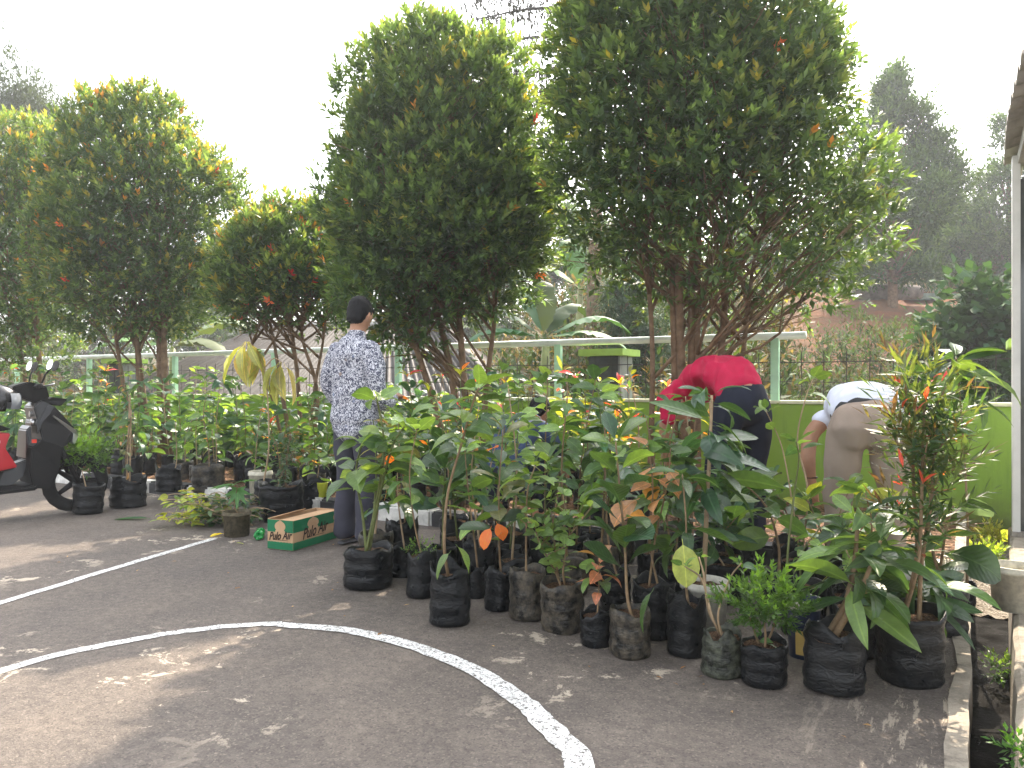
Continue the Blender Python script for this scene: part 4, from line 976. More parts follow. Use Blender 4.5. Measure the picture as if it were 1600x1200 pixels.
# low plants in front of the white-shirted man
plant(1215, 960, 52, 60, 'low broad-leaved sapling leaning left in front of the red-shirted man', 'bag', 'avocado', [[(1216, 850), (1196, 790), (1150, 745)]], 14, .4, .2, [MIDG, BRI, PALE], r=.008, ref='the leaning sapling')
plant(1300, 935, 56, 60, 'low sapling with fresh yellow-green leaves below the khaki trousers', 'bag', 'broad', [[(1300, 850), (1316, 790), (1330, 762)], [(1290, 850), (1270, 800), (1262, 780)]], 12, .35, .15, [BRI, YEL, BRI, MIDG], ref='the yellow-green low sapling')
plant(1245, 930, 50, 55, 'twiggy pale-stemmed sapling against the open green wall', 'bag', 'broad', [[(1262, 770), (1246, 690), (1258, 625), (1270, 592)], [(1240, 800), (1222, 700), (1196, 640)]], 7, .8, .12, [BRI, PALE, MIDG], r=.006, ref='the pale-stemmed sapling', mat=M_TWIG)
plant(1370, 930, 60, 60, 'leafy sapling at the heels of the white-shirted man', 'bag', 'rubber', [[(1370, 860), (1384, 800), (1392, 790)]], 10, .3, .17, [PALE, YEL, MIDG], ref='the sapling at his heels')

# ---- left group by the kerb and in the bed
o = plant(137, 805, 44, 46, 'round small-leaved bush in a square bag in front of the scooter wheel', 'bag', 'citrus', [[(134, 760), (128, 735)]], 3, .6, .06, ref='the bush by the scooter', mat=M_TWIG, r=.008)
bushy(o, at(134, 712, 6.75)-o.location, (.21, .2, .13), 190, .05, [(.04, .09, .025), (.10, .19, .035)], 6)
o = plant(200, 795, 52, 42, 'wide bag with two tall bamboo stakes in the left group', 'bag', 'durian', [[(196, 720), (205, 650)]], 9, .3, .12, ref='the staked bag')
_b = o.location; m = MB(); m.tube([(-.03, 0, .12), (.0, .02, at(192, 618, o['D']).z)], .008, 6); m.build('stake', M_TWIG, o); m = MB(); m.tube([(.02, 0, .12), (.0, .03, at(192, 640, o['D']).z)], .008, 6); m.build('stake', M_TWIG, o)
plant(263, 770, 38, 36, 'tilted half-folded bag on the white kerb stone', 'bag', 'small', [[(276, 720), (274, 660)]], 8, .5, .09, ref='the tilted bag', z=.1, mat=M_TWIG)
plant(325, 772, 46, 42, 'dusty bag with a curling torn rim beside the leaf pile', 'mud', 'rambutan', [[(326, 700), (318, 650), (322, 620)]], 15, .4, .12, ref='the torn-rim bag', z=.05)
plant(441, 817, 64, 58, 'large shiny wrinkled bag behind the cardboard box', 'bag', 'small', [[(446, 740), (452, 690)], [(440, 740), (432, 690)], [(436, 750), (462, 700)]], 26, .2, .055, [DARK, MIDG, DARK], ref='the bag behind the box', branches=3)
plant(494, 800, 48, 44, 'low round-leaved sapling behind the yellow cup', 'bag', 'rubber', [[(496, 745), (500, 715)]], 7, .4, .13, [BRI, MIDG, PALE], ref='the sapling behind the cup')
WILT = plant(418, 790, 40, 36, 'tall wilted sapling with limp yellow-brown hanging leaves', 'bag', 'rambutan', [[(420, 700), (418, 620), (412, 575), (398, 545)]], 4, .3, .12, ref='the wilted sapling', z=.1, mat=M_TWIG, r=.008)
rngw = random.Random(4); Dw = WILT['D']
for (cx, cy, n_) in ((386, 534, 14), (440, 566, 9)):
    p0 = at(cx, cy, Dw)-WILT.location
    if cx == 440: stem_obj(WILT, curve_pts([at(413, 575, Dw)-WILT.location, at(428, 560, Dw)-WILT.location, p0], 4), .006, .004, M_TWIG, 'branch')
    for i in range(n_):
        a = rngw.uniform(0, 6.28); d = Vector((math.cos(a)*.7, math.sin(a)*.7, rngw.uniform(-1.6, -.6)))
        put_leaf(WILT, 'wilt', p0+Vector((math.cos(a), math.sin(a), 0))*.02, d, rngw.uniform(.28, .42), rngw.choice([(.34, .33, .12), (.42, .36, .16), (.28, .30, .10), (.40, .30, .12)]), rngw, .3)
plant(407, 782, 36, 44, 'small dirty white pot standing behind the mossy pot', 'cream', 'small', [[(408, 738), (410, 728)]], 7, .2, .10, [PALE, MIDG], ref='the dirty white pot', z=.08)
PAP = plant(370, 840, 42, 38, 'mossy brown pot with one papaya seedling beside the leaf pile', 'mosspot', 'small', [[(366, 790), (372, 756)]], 0, .5, .1, ref='the papaya pot', r=.005)
def papaya_leaf(root, p, d, L, col):                # lobed leaf, one mesh
    V = [(0, 0, 0)]; F = []; lob = [(-2.2, .55), (-1.75, .3), (-1.3, .8), (-.95, .4), (-.55, .95), (-.28, .5), (0, 1.05), (.28, .5), (.55, .95), (.95, .4), (1.3, .8), (1.75, .3), (2.2, .55)]
    for a, r_ in lob: V.append((math.sin(a)*r_*.6, .1+math.cos(a)*r_*.6, -.18*r_*r_))
    for i in range(1, len(lob)): F.append((0, i+1, i))
    me = mesh('leaf', V, F, True); o = link('leaf', me, M_LEAF, root); d = d.normalized(); x = d.cross(Vector((0, 0, 1))).normalized(); z = x.cross(d)
    o.matrix_local = Matrix.Translation(p) @ Matrix((x, d, z)).transposed().to_4x4() @ Matrix.Scale(L, 4); o.color = (*col, 1)
for (x, y, dx, dz_, L_) in ((376, 752, .8, .35, .2), (362, 757, -.9, .1, .22), (372, 762, .1, -.7, .22), (369, 757, -.2, .2, .16)):
    papaya_leaf(PAP, at(x, y, PAP['D'])-PAP.location, RT*dx+Vector((0, 0, dz_))-FW*.5, L_, (.06, .16, .05))
# extra single leaves named in the labels
rs = random.Random(9)
def extra(root_label, x, y, d, L, col, famk='ovate', var=2):
    for o in COL.objects:
        if o.get('label') == root_label:
            D = o['D']; put_leaf(o, famk, at(x, y, D-.13)-o.location, d, L, col, rs, .2, var); return
LB = {o['label']: o for o in COL.objects if 'label' in o}
for (x, y, dx, dz_, L_) in ((768, 822, -.5, -.9, .12), (775, 815, .4, -.6, .10), (762, 705, .3, .3, .08)):
    extra('sapling with two bright orange leaves low on its stem', x, y, RT*dx+Vector((0, 0, dz_))-FW*.4, L_, ORA, 'round', 1)
extra('sapling with one large pale yellow leaf in a wrinkled shiny bag', 1066, 842, Vector((0, 0, -.9))-FW*.3+RT*.05, .19, (.50, .58, .14), 'round', 0)
extra('sapling with one large pale yellow leaf in a wrinkled shiny bag', 1022, 918, Vector((0, 0, -.9))-RT*.55, .2, MIDG, 'lance', 1)
extra('slim sapling with one hanging orange leaf, behind the three-stemmed sapling', 603, 745, Vector((0, 0, -1))+RT*.1, .15, (.62, .30, .11), 'lance', 0)
extra('bushy dark sapling in a tall bag behind the jackfruit sapling', 1000, 778, Vector((0, 0, -.3))-RT*.8-FW*.4, .18, TAN, 'round', 2)
extra('tall bowed sapling with big drooping top leaves in a smooth black bag', 705, 860, Vector((0, 0, -.8))-RT*.7-FW*.2, .15, BRI, 'ovate', 1)
extra('tall bowed sapling with big drooping top leaves in a smooth black bag', 712, 850, Vector((0, 0, -.8))+RT*.7-FW*.2, .15, BRI, 'ovate', 1)
# red growing tips of the tall shrub
for i in range(12):
    x = rs.uniform(1405, 1480); y = rs.uniform(590, 850)
    p = at(x, y, REDTIP['D']+rs.uniform(-.12, .12))-REDTIP.location
    if abs(x-1440) > 45 and y > 760: continue
    for k in range(2): put_leaf(REDTIP, 'slim', p, Vector((rs.gauss(0, .6), rs.gauss(0, .6), .9)), rs.uniform(.05, .09), rs.choice([(.46, .07, .06), (.50, .15, .06), (.38, .05, .08)]), rs)

# ---- filler saplings in the crowded rows, one by one
FILLK = ['broad', 'mango', 'rambutan', 'durian', 'avocado', 'jack', 'rambutan', 'small', 'mango']
ADJ = {'broad': 'bright broad-leaved', 'mango': 'dark long-leaved', 'rambutan': 'mid-green leafy', 'durian': 'olive copper-leaved', 'avocado': 'large soft-leaved', 'jack': 'stiff dark-leaved', 'small': 'small-leaved', 'croton': 'yellow and red leaved', 'redtip': 'thin-leaved'}
USED = {}
def filler(p, h, kind, rowname, refs, group, rng, place, z=0.0, W=None, dense=0):
    if any((Vector((p.x, p.y, 0))-Vector((q.x, q.y, 0))).length < (w_*.5+.095) for q, w_, _ in PLANTS): return None
    x = pix((p.x, p.y, .3))[0]
    cand = [(abs(pix((q.x, q.y, .3))[0]-x), r_) for q, w_, r_ in refs if r_]
    ref = min(cand)[1]
    label = f'{ADJ[kind]} sapling {rowname} {ref}'
    if USED.get(label): label = f'{ADJ[kind]} sapling {place} {ref}'
    if USED.get(label): label = f'{rng.choice(["slim", "bent", "sparse", "bushy"])} {ADJ[kind]} sapling {place} {ref}'
    USED[label] = 1
    W = W or rng.uniform(.15, .2); H = W*rng.uniform(1.0, 1.3)
    root = empty('potted_sapling', (p.x, p.y, z), label, 'potted plant', group)
    pot(root, rng.choice(['bag', 'bag', 'bag', 'bag', 'mud']), W, H, rng)
    for s in range(rng.choice([1, 1, 2])):
        top = Vector((rng.gauss(0, .07), rng.gauss(0, .06), max(h*(1 if s == 0 else .8), H+.18))); midp = Vector((top.x*.3+rng.gauss(0, .025), top.y*.3+rng.gauss(0, .02), H+(top.z-H)*.5))
        pts = curve_pts([(rng.gauss(0, .015), rng.gauss(0, .015), H*.8), midp, top], 7)
        stem_obj(root, pts, rng.uniform(.004, .008), .003, rng.choice([M_STEM, M_STEMG, M_TWIG]))
        foliate(root, pts, kind, int(rng.uniform(16, 26))+dense, rng, rng.uniform(.2, .4)*(.4 if dense else 1), KINDS[kind]['L']*rng.uniform(.92, 1.2))
    PLANTS.append((p.copy(), W, None)); return root
rng = random.Random(21); FIX = list(PLANTS)
front = [f_ for f_ in FIX if f_[0].x > -4]; leftg = [f_ for f_ in FIX if f_[0].x <= -4]
rows = [(3.62, 'in the second row behind', 'just behind'), (3.92, 'in the third row behind', 'two pots behind'), (4.24, 'in the fourth row behind', 'three pots behind'), (4.60, 'by the kerb well behind', 'at the back edge behind')]
MEN = [(Vector((-.37, 4.62)), .33), (Vector((-3.67, 4.1)), .30), (Vector((-1.95, 5.35)), .36), (Vector((-2.95, 5.15)), .42)]
for (vv, rn, pl) in rows:
    u = -3.05+rng.uniform(0, .1)
    while u < -.12:
        p = Vector((u+rng.gauss(0, .03), vv+rng.gauss(0, .05), 0)); u += .235
        if any((Vector((p.x, p.y))-c).length < r_ for c, r_ in MEN): continue
        x = pix((p.x, p.y, .3))[0]; h = rng.uniform(.84, 1.14)+(.08 if vv > 4.1 else 0)
        if x < 700: h *= .92
        if x > 1110: h = rng.uniform(.40, .56)
        if 1290 < x < 1420: h = rng.uniform(.34, .46)
        k = rng.choice(FILLK)
        filler(p, h, k, rn, front, 'saplings in the crowded rows', rng, pl)
for (vv, rn, pl) in ((5.2, 'in the bed just over the kerb from', 'on the soil beyond'), (5.6, 'mid-bed beyond', 'deeper in the bed beyond'), (6.0, 'deep in the bed beyond', 'well into the bed beyond'), (6.5, 'against the wall beyond', 'by the wall beyond')):
    u = -4.4+rng.uniform(0, .1)
    while u < -2.0:
        p = Vector((u+rng.gauss(0, .05), vv+rng.gauss(0, .06), .09)); u += .33
        if any((Vector((p.x, p.y))-c).length < r_ for c, r_ in MEN): continue
        k = 'croton' if vv > 5.5 and rng.random() < .5 else rng.choice(FILLK)
        filler(p, rng.uniform(.92, 1.16), k, rn, front, 'saplings in the bed behind the cluster', rng, pl, .085)
for (vv, rn, pl) in ((5.22, 'in the bed just over the kerb from', 'on the soil beyond'), (5.55, 'mid-bed beyond', 'deeper in the bed beyond'), (5.9, 'deep in the bed beyond', 'well into the bed beyond'), (6.5, 'against the wall beyond', 'by the wall beyond')):
    u = -11.5+rng.uniform(0, .1)
    while u < -4.5:
        p = Vector((u+rng.gauss(0, .07), vv+rng.gauss(0, .06), .09)); u += .34
        k = rng.choice(FILLK+['redtip', 'croton'] if vv > 5.7 else FILLK)
        filler(p, rng.uniform(.74, 1.1)*(1.2 if u < -8 else 1), k, rn, leftg, 'saplings in the bed on the left', rng, pl, .085, None, 7)
print('LEAVES', NLEAF[0], 'PLANTS', len(PLANTS))
# ------------------------------------------------------------------ people
def chain(mb, pts, rad, side=(1, 0, 0), n=16):
    """closed limb: pts with radii (scalar or (a,b): a along side, b across), rounded ends"""
    pts = [Vector(p) for p in pts]; rad = [(r_, r_) if not hasattr(r_, '__len__') else r_ for r_ in rad]
    rings = []
    def frame(d):
        d = d.normalized(); s = Vector(side); s = s-d*s.dot(d)
        if s.length < .05: s = d.orthogonal()
        s.normalize(); return s, d.cross(s)
    d0 = pts[1]-pts[0]; d1 = pts[-1]-pts[-2]
    for k in (.98, .8, .45): rings.append((pts[0]-d0.normalized()*min(rad[0])*k*.7, [q*math.sqrt(max(.03, 1-k*k)) for q in rad[0]], d0))
    for i, p in enumerate(pts):
        d = pts[min(i+1, len(pts)-1)]-pts[max(i-1, 0)]; rings.append((p, rad[i], d))
    for k in (.45, .8, .98): rings.append((pts[-1]+d1.normalized()*min(rad[-1])*k*.7, [q*math.sqrt(max(.03, 1-k*k)) for q in rad[-1]], d1))
    k0 = len(mb.v)
    for p, (a, b), d in rings:
        s, t = frame(d)
        for j in range(n):
            an = 2*math.pi*j/n; mb.v.append(p+s*(a*math.cos(an))+t*(b*math.sin(an)))
    for i in range(len(rings)-1):
        for j in range(n):
            a = k0+i*n+j; b = k0+i*n+(j+1) % n; mb.f.append((a, b, b+n, a+n))
    mb.f.append(tuple(range(k0+n-1, k0-1, -1))); e = k0+(len(rings)-1)*n; mb.f.append(tuple(range(e, e+n)))
def sm(pts, rad, n=5):               # smooth a limb's centre line and radii
    P = curve_pts(pts, n); r = [(q, q) if not hasattr(q, '__len__') else q for q in rad]; out = []
    for i in range(len(P)):
        q = i/n; a = int(min(len(r)-2, q)); t = q-a; t = t*t*(3-2*t); out.append(tuple(r[a][k]*(1-t)+r[a+1][k]*t for k in (0, 1)))
    return P, out
def fuse(name, mb, mat, parent, voxel=.012, sub=4, wrinkle=0, wscale=9, seed=0, squash=None):
    me = mesh(name, mb.v, mb.f, True); o = bpy.data.objects.new(name, me); COL.objects.link(o)
    bm = bmesh.new(); bm.from_mesh(me); bmesh.ops.recalc_face_normals(bm, faces=bm.faces); bm.to_mesh(me); bm.free()
    r_ = o.modifiers.new('r', 'REMESH'); r_.mode = 'VOXEL'; r_.voxel_size = voxel; r_.use_smooth_shade = True
    s_ = o.modifiers.new('s', 'SMOOTH'); s_.factor = .5; s_.iterations = sub
    dg = bpy.context.evaluated_depsgraph_get(); ev = o.evaluated_get(dg); m2 = bpy.data.meshes.new_from_object(ev)
    bpy.data.objects.remove(o); bpy.data.meshes.remove(me); m2.name = name
    if wrinkle:
        nv = len(m2.vertices); co = np.zeros(nv*3, np.float32); m2.vertices.foreach_get('co', co); nn = np.zeros(nv*3, np.float32); m2.vertices.foreach_get('normal', nn)
        co = co.reshape(-1, 3); nn = nn.reshape(-1, 3)
        dsp = np.array([abs(mnoise.noise(Vector((p[0]*wscale+seed, p[1]*wscale, p[2]*wscale*.55))))*-1.6+.3+.6*mnoise.noise(Vector((p[0]*wscale*.5, p[1]*wscale*.5+seed, p[2]*wscale*1.3))) for p in co])
        co = co+nn*(dsp*wrinkle)[:, None]; m2.vertices.foreach_set('co', co.astype(np.float32).ravel()); m2.update()
    m2.materials.clear(); m2.materials.append(mat)
    m2.polygons.foreach_set('use_smooth', np.ones(len(m2.polygons), bool))
    return link(name, m2, None, parent)
M_SKIN = plain('skin', (.36, .19, .115), .55, .4, .12, 12, .12, 90)
M_HAIR = plain('black_hair', (.008, .008, .009), .6, .15, .4, 40, .8, 120)
M_TROUS = plain('slate_trousers', (.042, .042, .058), .8, .3, .2, 6, .25, 40); M_NAVYT = plain('navy_trousers', (.010, .013, .026), .85, .25, .3, 6, .25, 40); M_KHAKI = plain('khaki_trousers', (.30, .235, .19), .8, .25, .10, 5, .25, 60)
M_RED = plain('crimson_shirt', (.46, .010, .055), .8, .25, .12, 5, .3, 60); M_WHITE = plain('white_shirt', (.66, .69, .80), .75, .3, .06, 5, .25, 60); M_BLUE = plain('blue_shirt', (.05, .075, .15), .85, .25, .2, 6, .3, 60)
M_SANDAL = plain('grey_sandal', (.12, .12, .13), .7, .3, .3, 8, .2, 40)
def batik():
    t = NT('batik_shirt'); co = t.coord(); vo = t.n('ShaderNodeTexVoronoi'); vo.inputs['Scale'].default_value = 34; t.l(co, vo.inputs['Vector'])
    nz = t.noise(co, 60, 4, .7); sw = t.noise(co, 24, 3, .6, 2.5)
    ring = t.ramp(vo.outputs['Distance'], [(.10, 1), (.16, 0), (.30, 0), (.36, 1), (.46, 1), (.52, 0)])
    c = t.mix(t.ramp(sw, [(.44, 0), (.47, 1), (.53, 1), (.56, 0)]), (.60, .61, .66), (.035, .04, .075))
    c = t.mix(t.math('MULTIPLY', ring, t.ramp(nz, [(.42, 0), (.5, .95)])), c, (.04, .045, .085))
    big = t.n('ShaderNodeTexVoronoi'); big.inputs['Scale'].default_value = 15; t.l(co, big.inputs['Vector'])
    sep = t.n('ShaderNodeSeparateColor'); t.l(big.outputs['Color'], sep.inputs[0])
    blot = t.math('MULTIPLY', t.ramp(big.outputs['Distance'], [(.16, 1), (.24, 0)]), t.ramp(sep.outputs[0], [(.5, 0), (.55, .8)]))
    c = t.mix(blot, c, t.mix(sep.outputs[1], (.13, .20, .36), (.30, .22, .16)))
    return t.done(t.bsdf(c, .8, .25, t.bump(t.noise(co, 60, 3), .2, .004)))
def hand(mb, w_, d, palm_n, s=1.0, curl=.5, thumb=1):
    """palm at w_ heading d, back of hand palm_n; five fingers curling away from palm_n"""
    w_ = Vector(w_); d = Vector(d).normalized(); n = Vector(palm_n); n = (n-d*n.dot(d)).normalized(); x = d.cross(n)*thumb
    chain(mb, [w_-d*.01, w_+d*.05*s, w_+d*.095*s], [(.026*s, .017*s), (.04*s, .016*s), (.041*s, .014*s)], x)
    for i, (off, L) in enumerate(((.03, .066), (.0105, .074), (-.0105, .069), (-.03, .052))):
        b = w_+d*.09*s+x*off*s; p = [b]; dd = d.copy()
        for k in range(3):
            dd = (dd*math.cos(curl*.8)-n*math.sin(curl*.8)).normalized(); n2 = dd; p.append(p[-1]+dd*(L*s*(.45, .32, .23)[k]))
        chain(mb, p, [.0095*s, .009*s, .0085*s, .0075*s], x, 8)
    b = w_+d*.03*s+x*.03*s; chain(mb, [b, b+(d*.6+x*.7-n*.3).normalized()*.035*s, b+(d*.85+x*.55-n*.5).normalized()*.068*s], [.012*s, .0105*s, .009*s], n, 8)
def head(mb, c, fwd, up, s=1.0):
    c = Vector(c); f = Vector(fwd).normalized(); u = Vector(up); u = (u-f*u.dot(f)).normalized(); r_ = f.cross(u)
    chain(mb, [c-u*.07*s+f*.012*s, c-u*.02*s+f*.004*s, c+u*.04*s, c+u*.075*s], [(.050*s, .062*s), (.068*s, .088*s), (.075*s, .095*s), (.062*s, .08*s)], r_, 20)
    chain(mb, [c-u*.098*s+f*.045*s, c-u*.075*s+f*.035*s], [(.024*s, .024*s), (.042*s, .04*s)], r_)            # chin
    chain(mb, [c+u*.006*s+f*.088*s, c-u*.026*s+f*.108*s], [(.008*s, .01*s), (.015*s, .013*s)], r_, 8)           # nose
    chain(mb, [c-u*.055*s+f*.083*s-r_*.02*s, c-u*.055*s+f*.09*s, c-u*.055*s+f*.083*s+r_*.02*s], [.006*s, .009*s, .006*s], u, 8)   # lips
    for sd_ in (-1, 1):
        chain(mb, [c+r_*sd_*.074*s-u*.025*s-f*.008*s, c+r_*sd_*.084*s+u*.0*s-f*.016*s, c+r_*sd_*.08*s+u*.024*s-f*.012*s], [.009*s, .014*s, .010*s], r_, 8)  # ears
        chain(mb, [c+r_*sd_*.018*s+u*.022*s+f*.09*s, c+r_*sd_*.045*s+u*.02*s+f*.078*s], [.009*s, .007*s], u, 8)       # brow
    return c, f, u, r_
def eyes(parent, c, f, u, r_, s=1.0):
    for sd_ in (-1, 1):
        m = MB(); m.ring([(.001, -.011), (.007, -.008), (.011, 0), (.007, .008), (.001, .011)], 10); o = m.build('eye', plain('dark_eye', (.02, .015, .012), .2, .5, .1, 9, 0), parent, Matrix.Translation(c+r_*sd_*.031*s+u*.006*s+f*.079*s), smooth=True)
def hair(parent, c, f, u, r_, s=1.0):
    mb = MB()
    chain(mb, [c-u*.035*s-f*.055*s, c+u*.02*s-f*.035*s, c+u*.06*s-f*.012*s, c+u*.085*s+f*.0*s], [(.066*s, .045*s), (.084*s, .074*s), (.086*s, .098*s), (.070*s, .088*s)], r_, 20)
    chain(mb, [c+u*.06*s+f*.05*s-r_*.05*s, c+u*.075*s+f*.062*s, c+u*.06*s+f*.05*s+r_*.05*s], [.022*s, .028*s, .022*s], u, 10)
    fuse('hair', mb, M_HAIR, parent, .008, 2, .004, 60, 2)
def shoe(parent, p, d):
    p = Vector(p); d = Vector(d).normalized(); s = Vector((d.y, -d.x, 0)); mb = MB()
    chain(mb, [p-d*.05+Vector((0, 0, .016)), p+d*.06+Vector((0, 0, .014)), p+d*.17+Vector((0, 0, .013))], [(.034, .014), (.04, .013), (.036, .012)], s)
    chain(mb, [p+d*.10-s*.042+Vector((0, 0, .02)), p+d*.09+Vector((0, 0, .062)), p+d*.10+s*.042+Vector((0, 0, .02))], [(.022, .005)]*3, d)
    fuse('sandal', mb, M_SANDAL, parent, .006, 2)
def foot(mb, p, d):
    p = Vector(p); d = Vector(d).normalized(); s = Vector((d.y, -d.x, 0))
    chain(mb, [p+Vector((0, 0, .13)), p+Vector((0, 0, .07)), p-d*.02+Vector((0, 0, .045))], [.034, .036, .034], s)
    chain(mb, [p-d*.035+Vector((0, 0, .04)), p+d*.07+Vector((0, 0, .042)), p+d*.15+Vector((0, 0, .032))], [(.031, .026), (.04, .026), (.042, .014)], s)
    for i in range(5): chain(mb, [p+d*.15+s*(i-2)*.017+Vector((0, 0, .03)), p+d*(.19-abs(i-1)*.008)+s*(i-2)*.018+Vector((0, 0, .027))], [.0095, .0085], s, 8)

# standing man
g = gr(556, 853); person = empty('person', (g.x, g.y, 0), 'man in a grey floral batik shirt standing with his back turned', 'person', rz=YAW-R(38))
mb = MB()                                                # trousers
for s in (-1, 1):
    P, r_ = sm([(s*.085, -.01, .92), (s*.10, .0, .70), (s*.105, .012, .48), (s*.108, -.005, .25), (s*.11, -.012, .09)], [(.082, .09), (.088, .095), (.075, .078), (.072, .076), (.077, .085)]); chain(mb, P, r_)
chain(mb, [(0, -.01, .86), (0, -.005, .95), (0, 0, 1.02)], [(.15, .10), (.15, .10), (.14, .095)])
fuse('trousers', mb, M_TROUS, person, .012, 3, .010, 7, 1)
mb = MB()                                                # shirt
P, r_ = sm([(0, -.005, .80), (0, -.005, .87), (0, -.008, .885), (0, 0, 1.0), (0, -.004, 1.16), (0, -.012, 1.30), (0, -.012, 1.385), (0, -.002, 1.425)], [(.183, .130), (.180, .128), (.196, .142), (.186, .135), (.195, .135), (.200, .122), (.175, .095), (.095, .075)]); chain(mb, P, r_, n=24)
for s in (-1, 1):
    P, r_ = sm([(s*.165, -.01, 1.365), (s*.215, -.02, 1.26), (s*.245, -.03, 1.09), (s*.215, .06, .99), (s*.15, .21, 1.02)], [(.068, .070), (.068, .070), (.060, .062), (.056, .056), (.045, .045)]); chain(mb, P, r_)
fuse('shirt', mb, batik(), person, .010, 3, .014, 7, 5)
mb = MB(); chain(mb, [(0, .0, 1.405), (0, .005, 1.44), (0, .012, 1.465)], [(.080, .076), (.070, .068), (.064, .062)], n=20); fuse('collar', mb, batik(), person, .008, 1)
mb = MB(); fd = Vector((-.22, .95, -.24)); c, f_, u_, r2 = head(mb, (.004, .035, 1.585), fd, (0, .15, 1))
chain(mb, [(0, -.005, 1.38), (0, .01, 1.46), (0, .025, 1.53)], [(.062, .062), (.054, .056), (.054, .058)])
for s in (-1, 1):
    chain(mb, [(s*.16, .19, 1.02), (s*.12, .26, 1.04)], [.030, .026]); hand(mb, (s*.12, .26, 1.04), (-s*.6, .8, .05), (s*.2, .2, 1), 1.0, .5, -s)
    foot(mb, (s*.11, .0, .02), (s*.12, 1, 0))
body = fuse('body', mb, M_SKIN, person, .0065, 2); hair(person, c, f_, u_, r2); eyes(person, c, f_, u_, r2)
for s in (-1, 1): shoe(person, (s*.11, .0, 0), (s*.12, 1, 0))

# man in crimson shirt, bending over the bed
p0, D0 = onv(1146, 5.3); person = empty('person', (p0.x, p0.y, .085), 'man in a crimson shirt bent double over the planting bed', 'person', rz=YAW+R(18))
mb = MB()
for s in (-1, 1):
    P, r_ = sm([(s*.095, -.11, .90), (s*.125, -.08, .70), (s*.15, -.03, .47), (s*.155, -.03, .25), (s*.16, -.02, .06)], [(.105, .125), (.098, .105), (.078, .082), (.07, .074), (.072, .08)]); chain(mb, P, r_)
P, r_ = sm([(0, -.14, .84), (0, -.11, .93), (0, -.05, 1.0)], [(.165, .12), (.18, .135), (.165, .125)]); chain(mb, P, r_)
fuse('trousers', mb, M_NAVYT, person, .012, 10, .012, 7, 3)
mb = MB(); P, r_ = sm([(0, -.075, 1.0), (0, .0, 1.075), (0, .16, 1.12), (0, .33, 1.08), (0, .47, .98), (0, .53, .92)], [(.178, .135), (.186, .132), (.198, .125), (.205, .122), (.175, .10), (.08, .07)]); chain(mb, P, r_, n=24)
for s in (-1, 1):
    P, r_ = sm([(s*.16, .44, 1.0), (s*.235, .46, .92), (s*.25, .475, .79)], [(.075, .08), (.078, .082), (.075, .08)]); chain(mb, P, r_)
fuse('shirt', mb, M_RED, person, .010, 2, .03, 8, 7)
mb = MB(); chain(mb, [(0, -.12, .95), (0, -.03, 1.03), (0, .1, 1.08)], [(.155, .115), (.160, .112), (.14, .07)])
c, f_, u_, r2 = head(mb, (0, .68, .84), (0, .35, -.9), (0, .9, .2)); chain(mb, [(0, .5, .95), (0, .6, .89)], [.06, .055])
for s in (-1, 1):
    P, r_ = sm([(s*.245, .47, .85), (s*.25, .5, .65), (s*.19, .56, .44)], [.047, .042, .028]); chain(mb, P, r_); hand(mb, (s*.19, .56, .44), (-s*.1, .15, -1), (s*.6, .7, 0), 1, .45, s)
    foot(mb, (s*.16, -.01, 0), (s*.2, 1, 0))
fuse('body', mb, M_SKIN, person, .0065, 2); hair(person, c, f_, u_, r2); eyes(person, c, f_, u_, r2)
for s in (-1, 1): shoe(person, (s*.16, -.01, -.005), (s*.2, 1, 0))

# man in white shirt and khaki trousers, seen from behind
g = gr(1352, 900); person = empty('person', (g.x, g.y, 0), 'man in white shirt and khaki trousers stooping, seen from behind', 'person', rz=YAW-R(18))
mb = MB()
for s in (-1, 1):
    P, r_ = sm([(s*.098, -.06, .86), (s*.125, -.03, .68), (s*.145, .02, .46), (s*.15, .0, .25), (s*.15, -.01, .11)], [(.115, .135), (.105, .118), (.082, .085), (.07, .074), (.07, .076)]); chain(mb, P, r_)
for s in (-1, 1): chain(mb, [(s*.08, -.10, .80), (s*.085, -.12, .86), (s*.08, -.08, .93)], [(.11, .10), (.118, .105), (.10, .09)])
P, r_ = sm([(0, -.07, .84), (0, -.05, .90), (0, .03, .955)], [(.17, .12), (.19, .135), (.185, .125)]); chain(mb, P, r_, n=24)
fuse('trousers', mb, M_KHAKI, person, .011, 14, .014, 6, 9)
mb = MB(); P, r_ = sm([(0, .0, .962), (0, .09, 1.005), (0, .26, 1.01), (0, .41, .93), (0, .52, .84), (0, .56, .80)], [(.204, .132), (.202, .122), (.20, .115), (.205, .108), (.17, .09), (.08, .07)]); chain(mb, P, r_, n=24)
for s in (-1, 1):
    P, r_ = sm([(s*.13, .42, .92), (s*.18, .41, .90), (s*.215, .40, .875)], [(.07, .075), (.07, .075), (.062, .066)]); chain(mb, P, r_)
fuse('shirt', mb, M_WHITE, person, .010, 2, .02, 8, 11)
mb = MB(); P, r_ = sm([(0, -.012, .935), (0, .01, .955), (0, .03, .968)], [(.192, .13), (.195, .13), (.19, .125)]); chain(mb, P, r_, n=24); fuse('belt', mb, plain('black_belt', (.012, .012, .014), .5, .4, .2, 8, .1, 40), person, .009, 2)
m = MB(); m.ring([(.001, 0), (.010, .001), (.011, .004), (.001, .006)], 12); m.build('button', plain('tan_button', (.5, .38, .25), .5, .4, .1, 8, 0), person, Matrix.Translation((.125, -.213, .885)) @ Matrix.Rotation(R(95), 4, 'X'))
mb = MB(); c, f_, u_, r2 = head(mb, (0, .72, .70), (0, .3, -.95), (0, .95, .2)); chain(mb, [(0, .53, .83), (0, .64, .76)], [.06, .055])
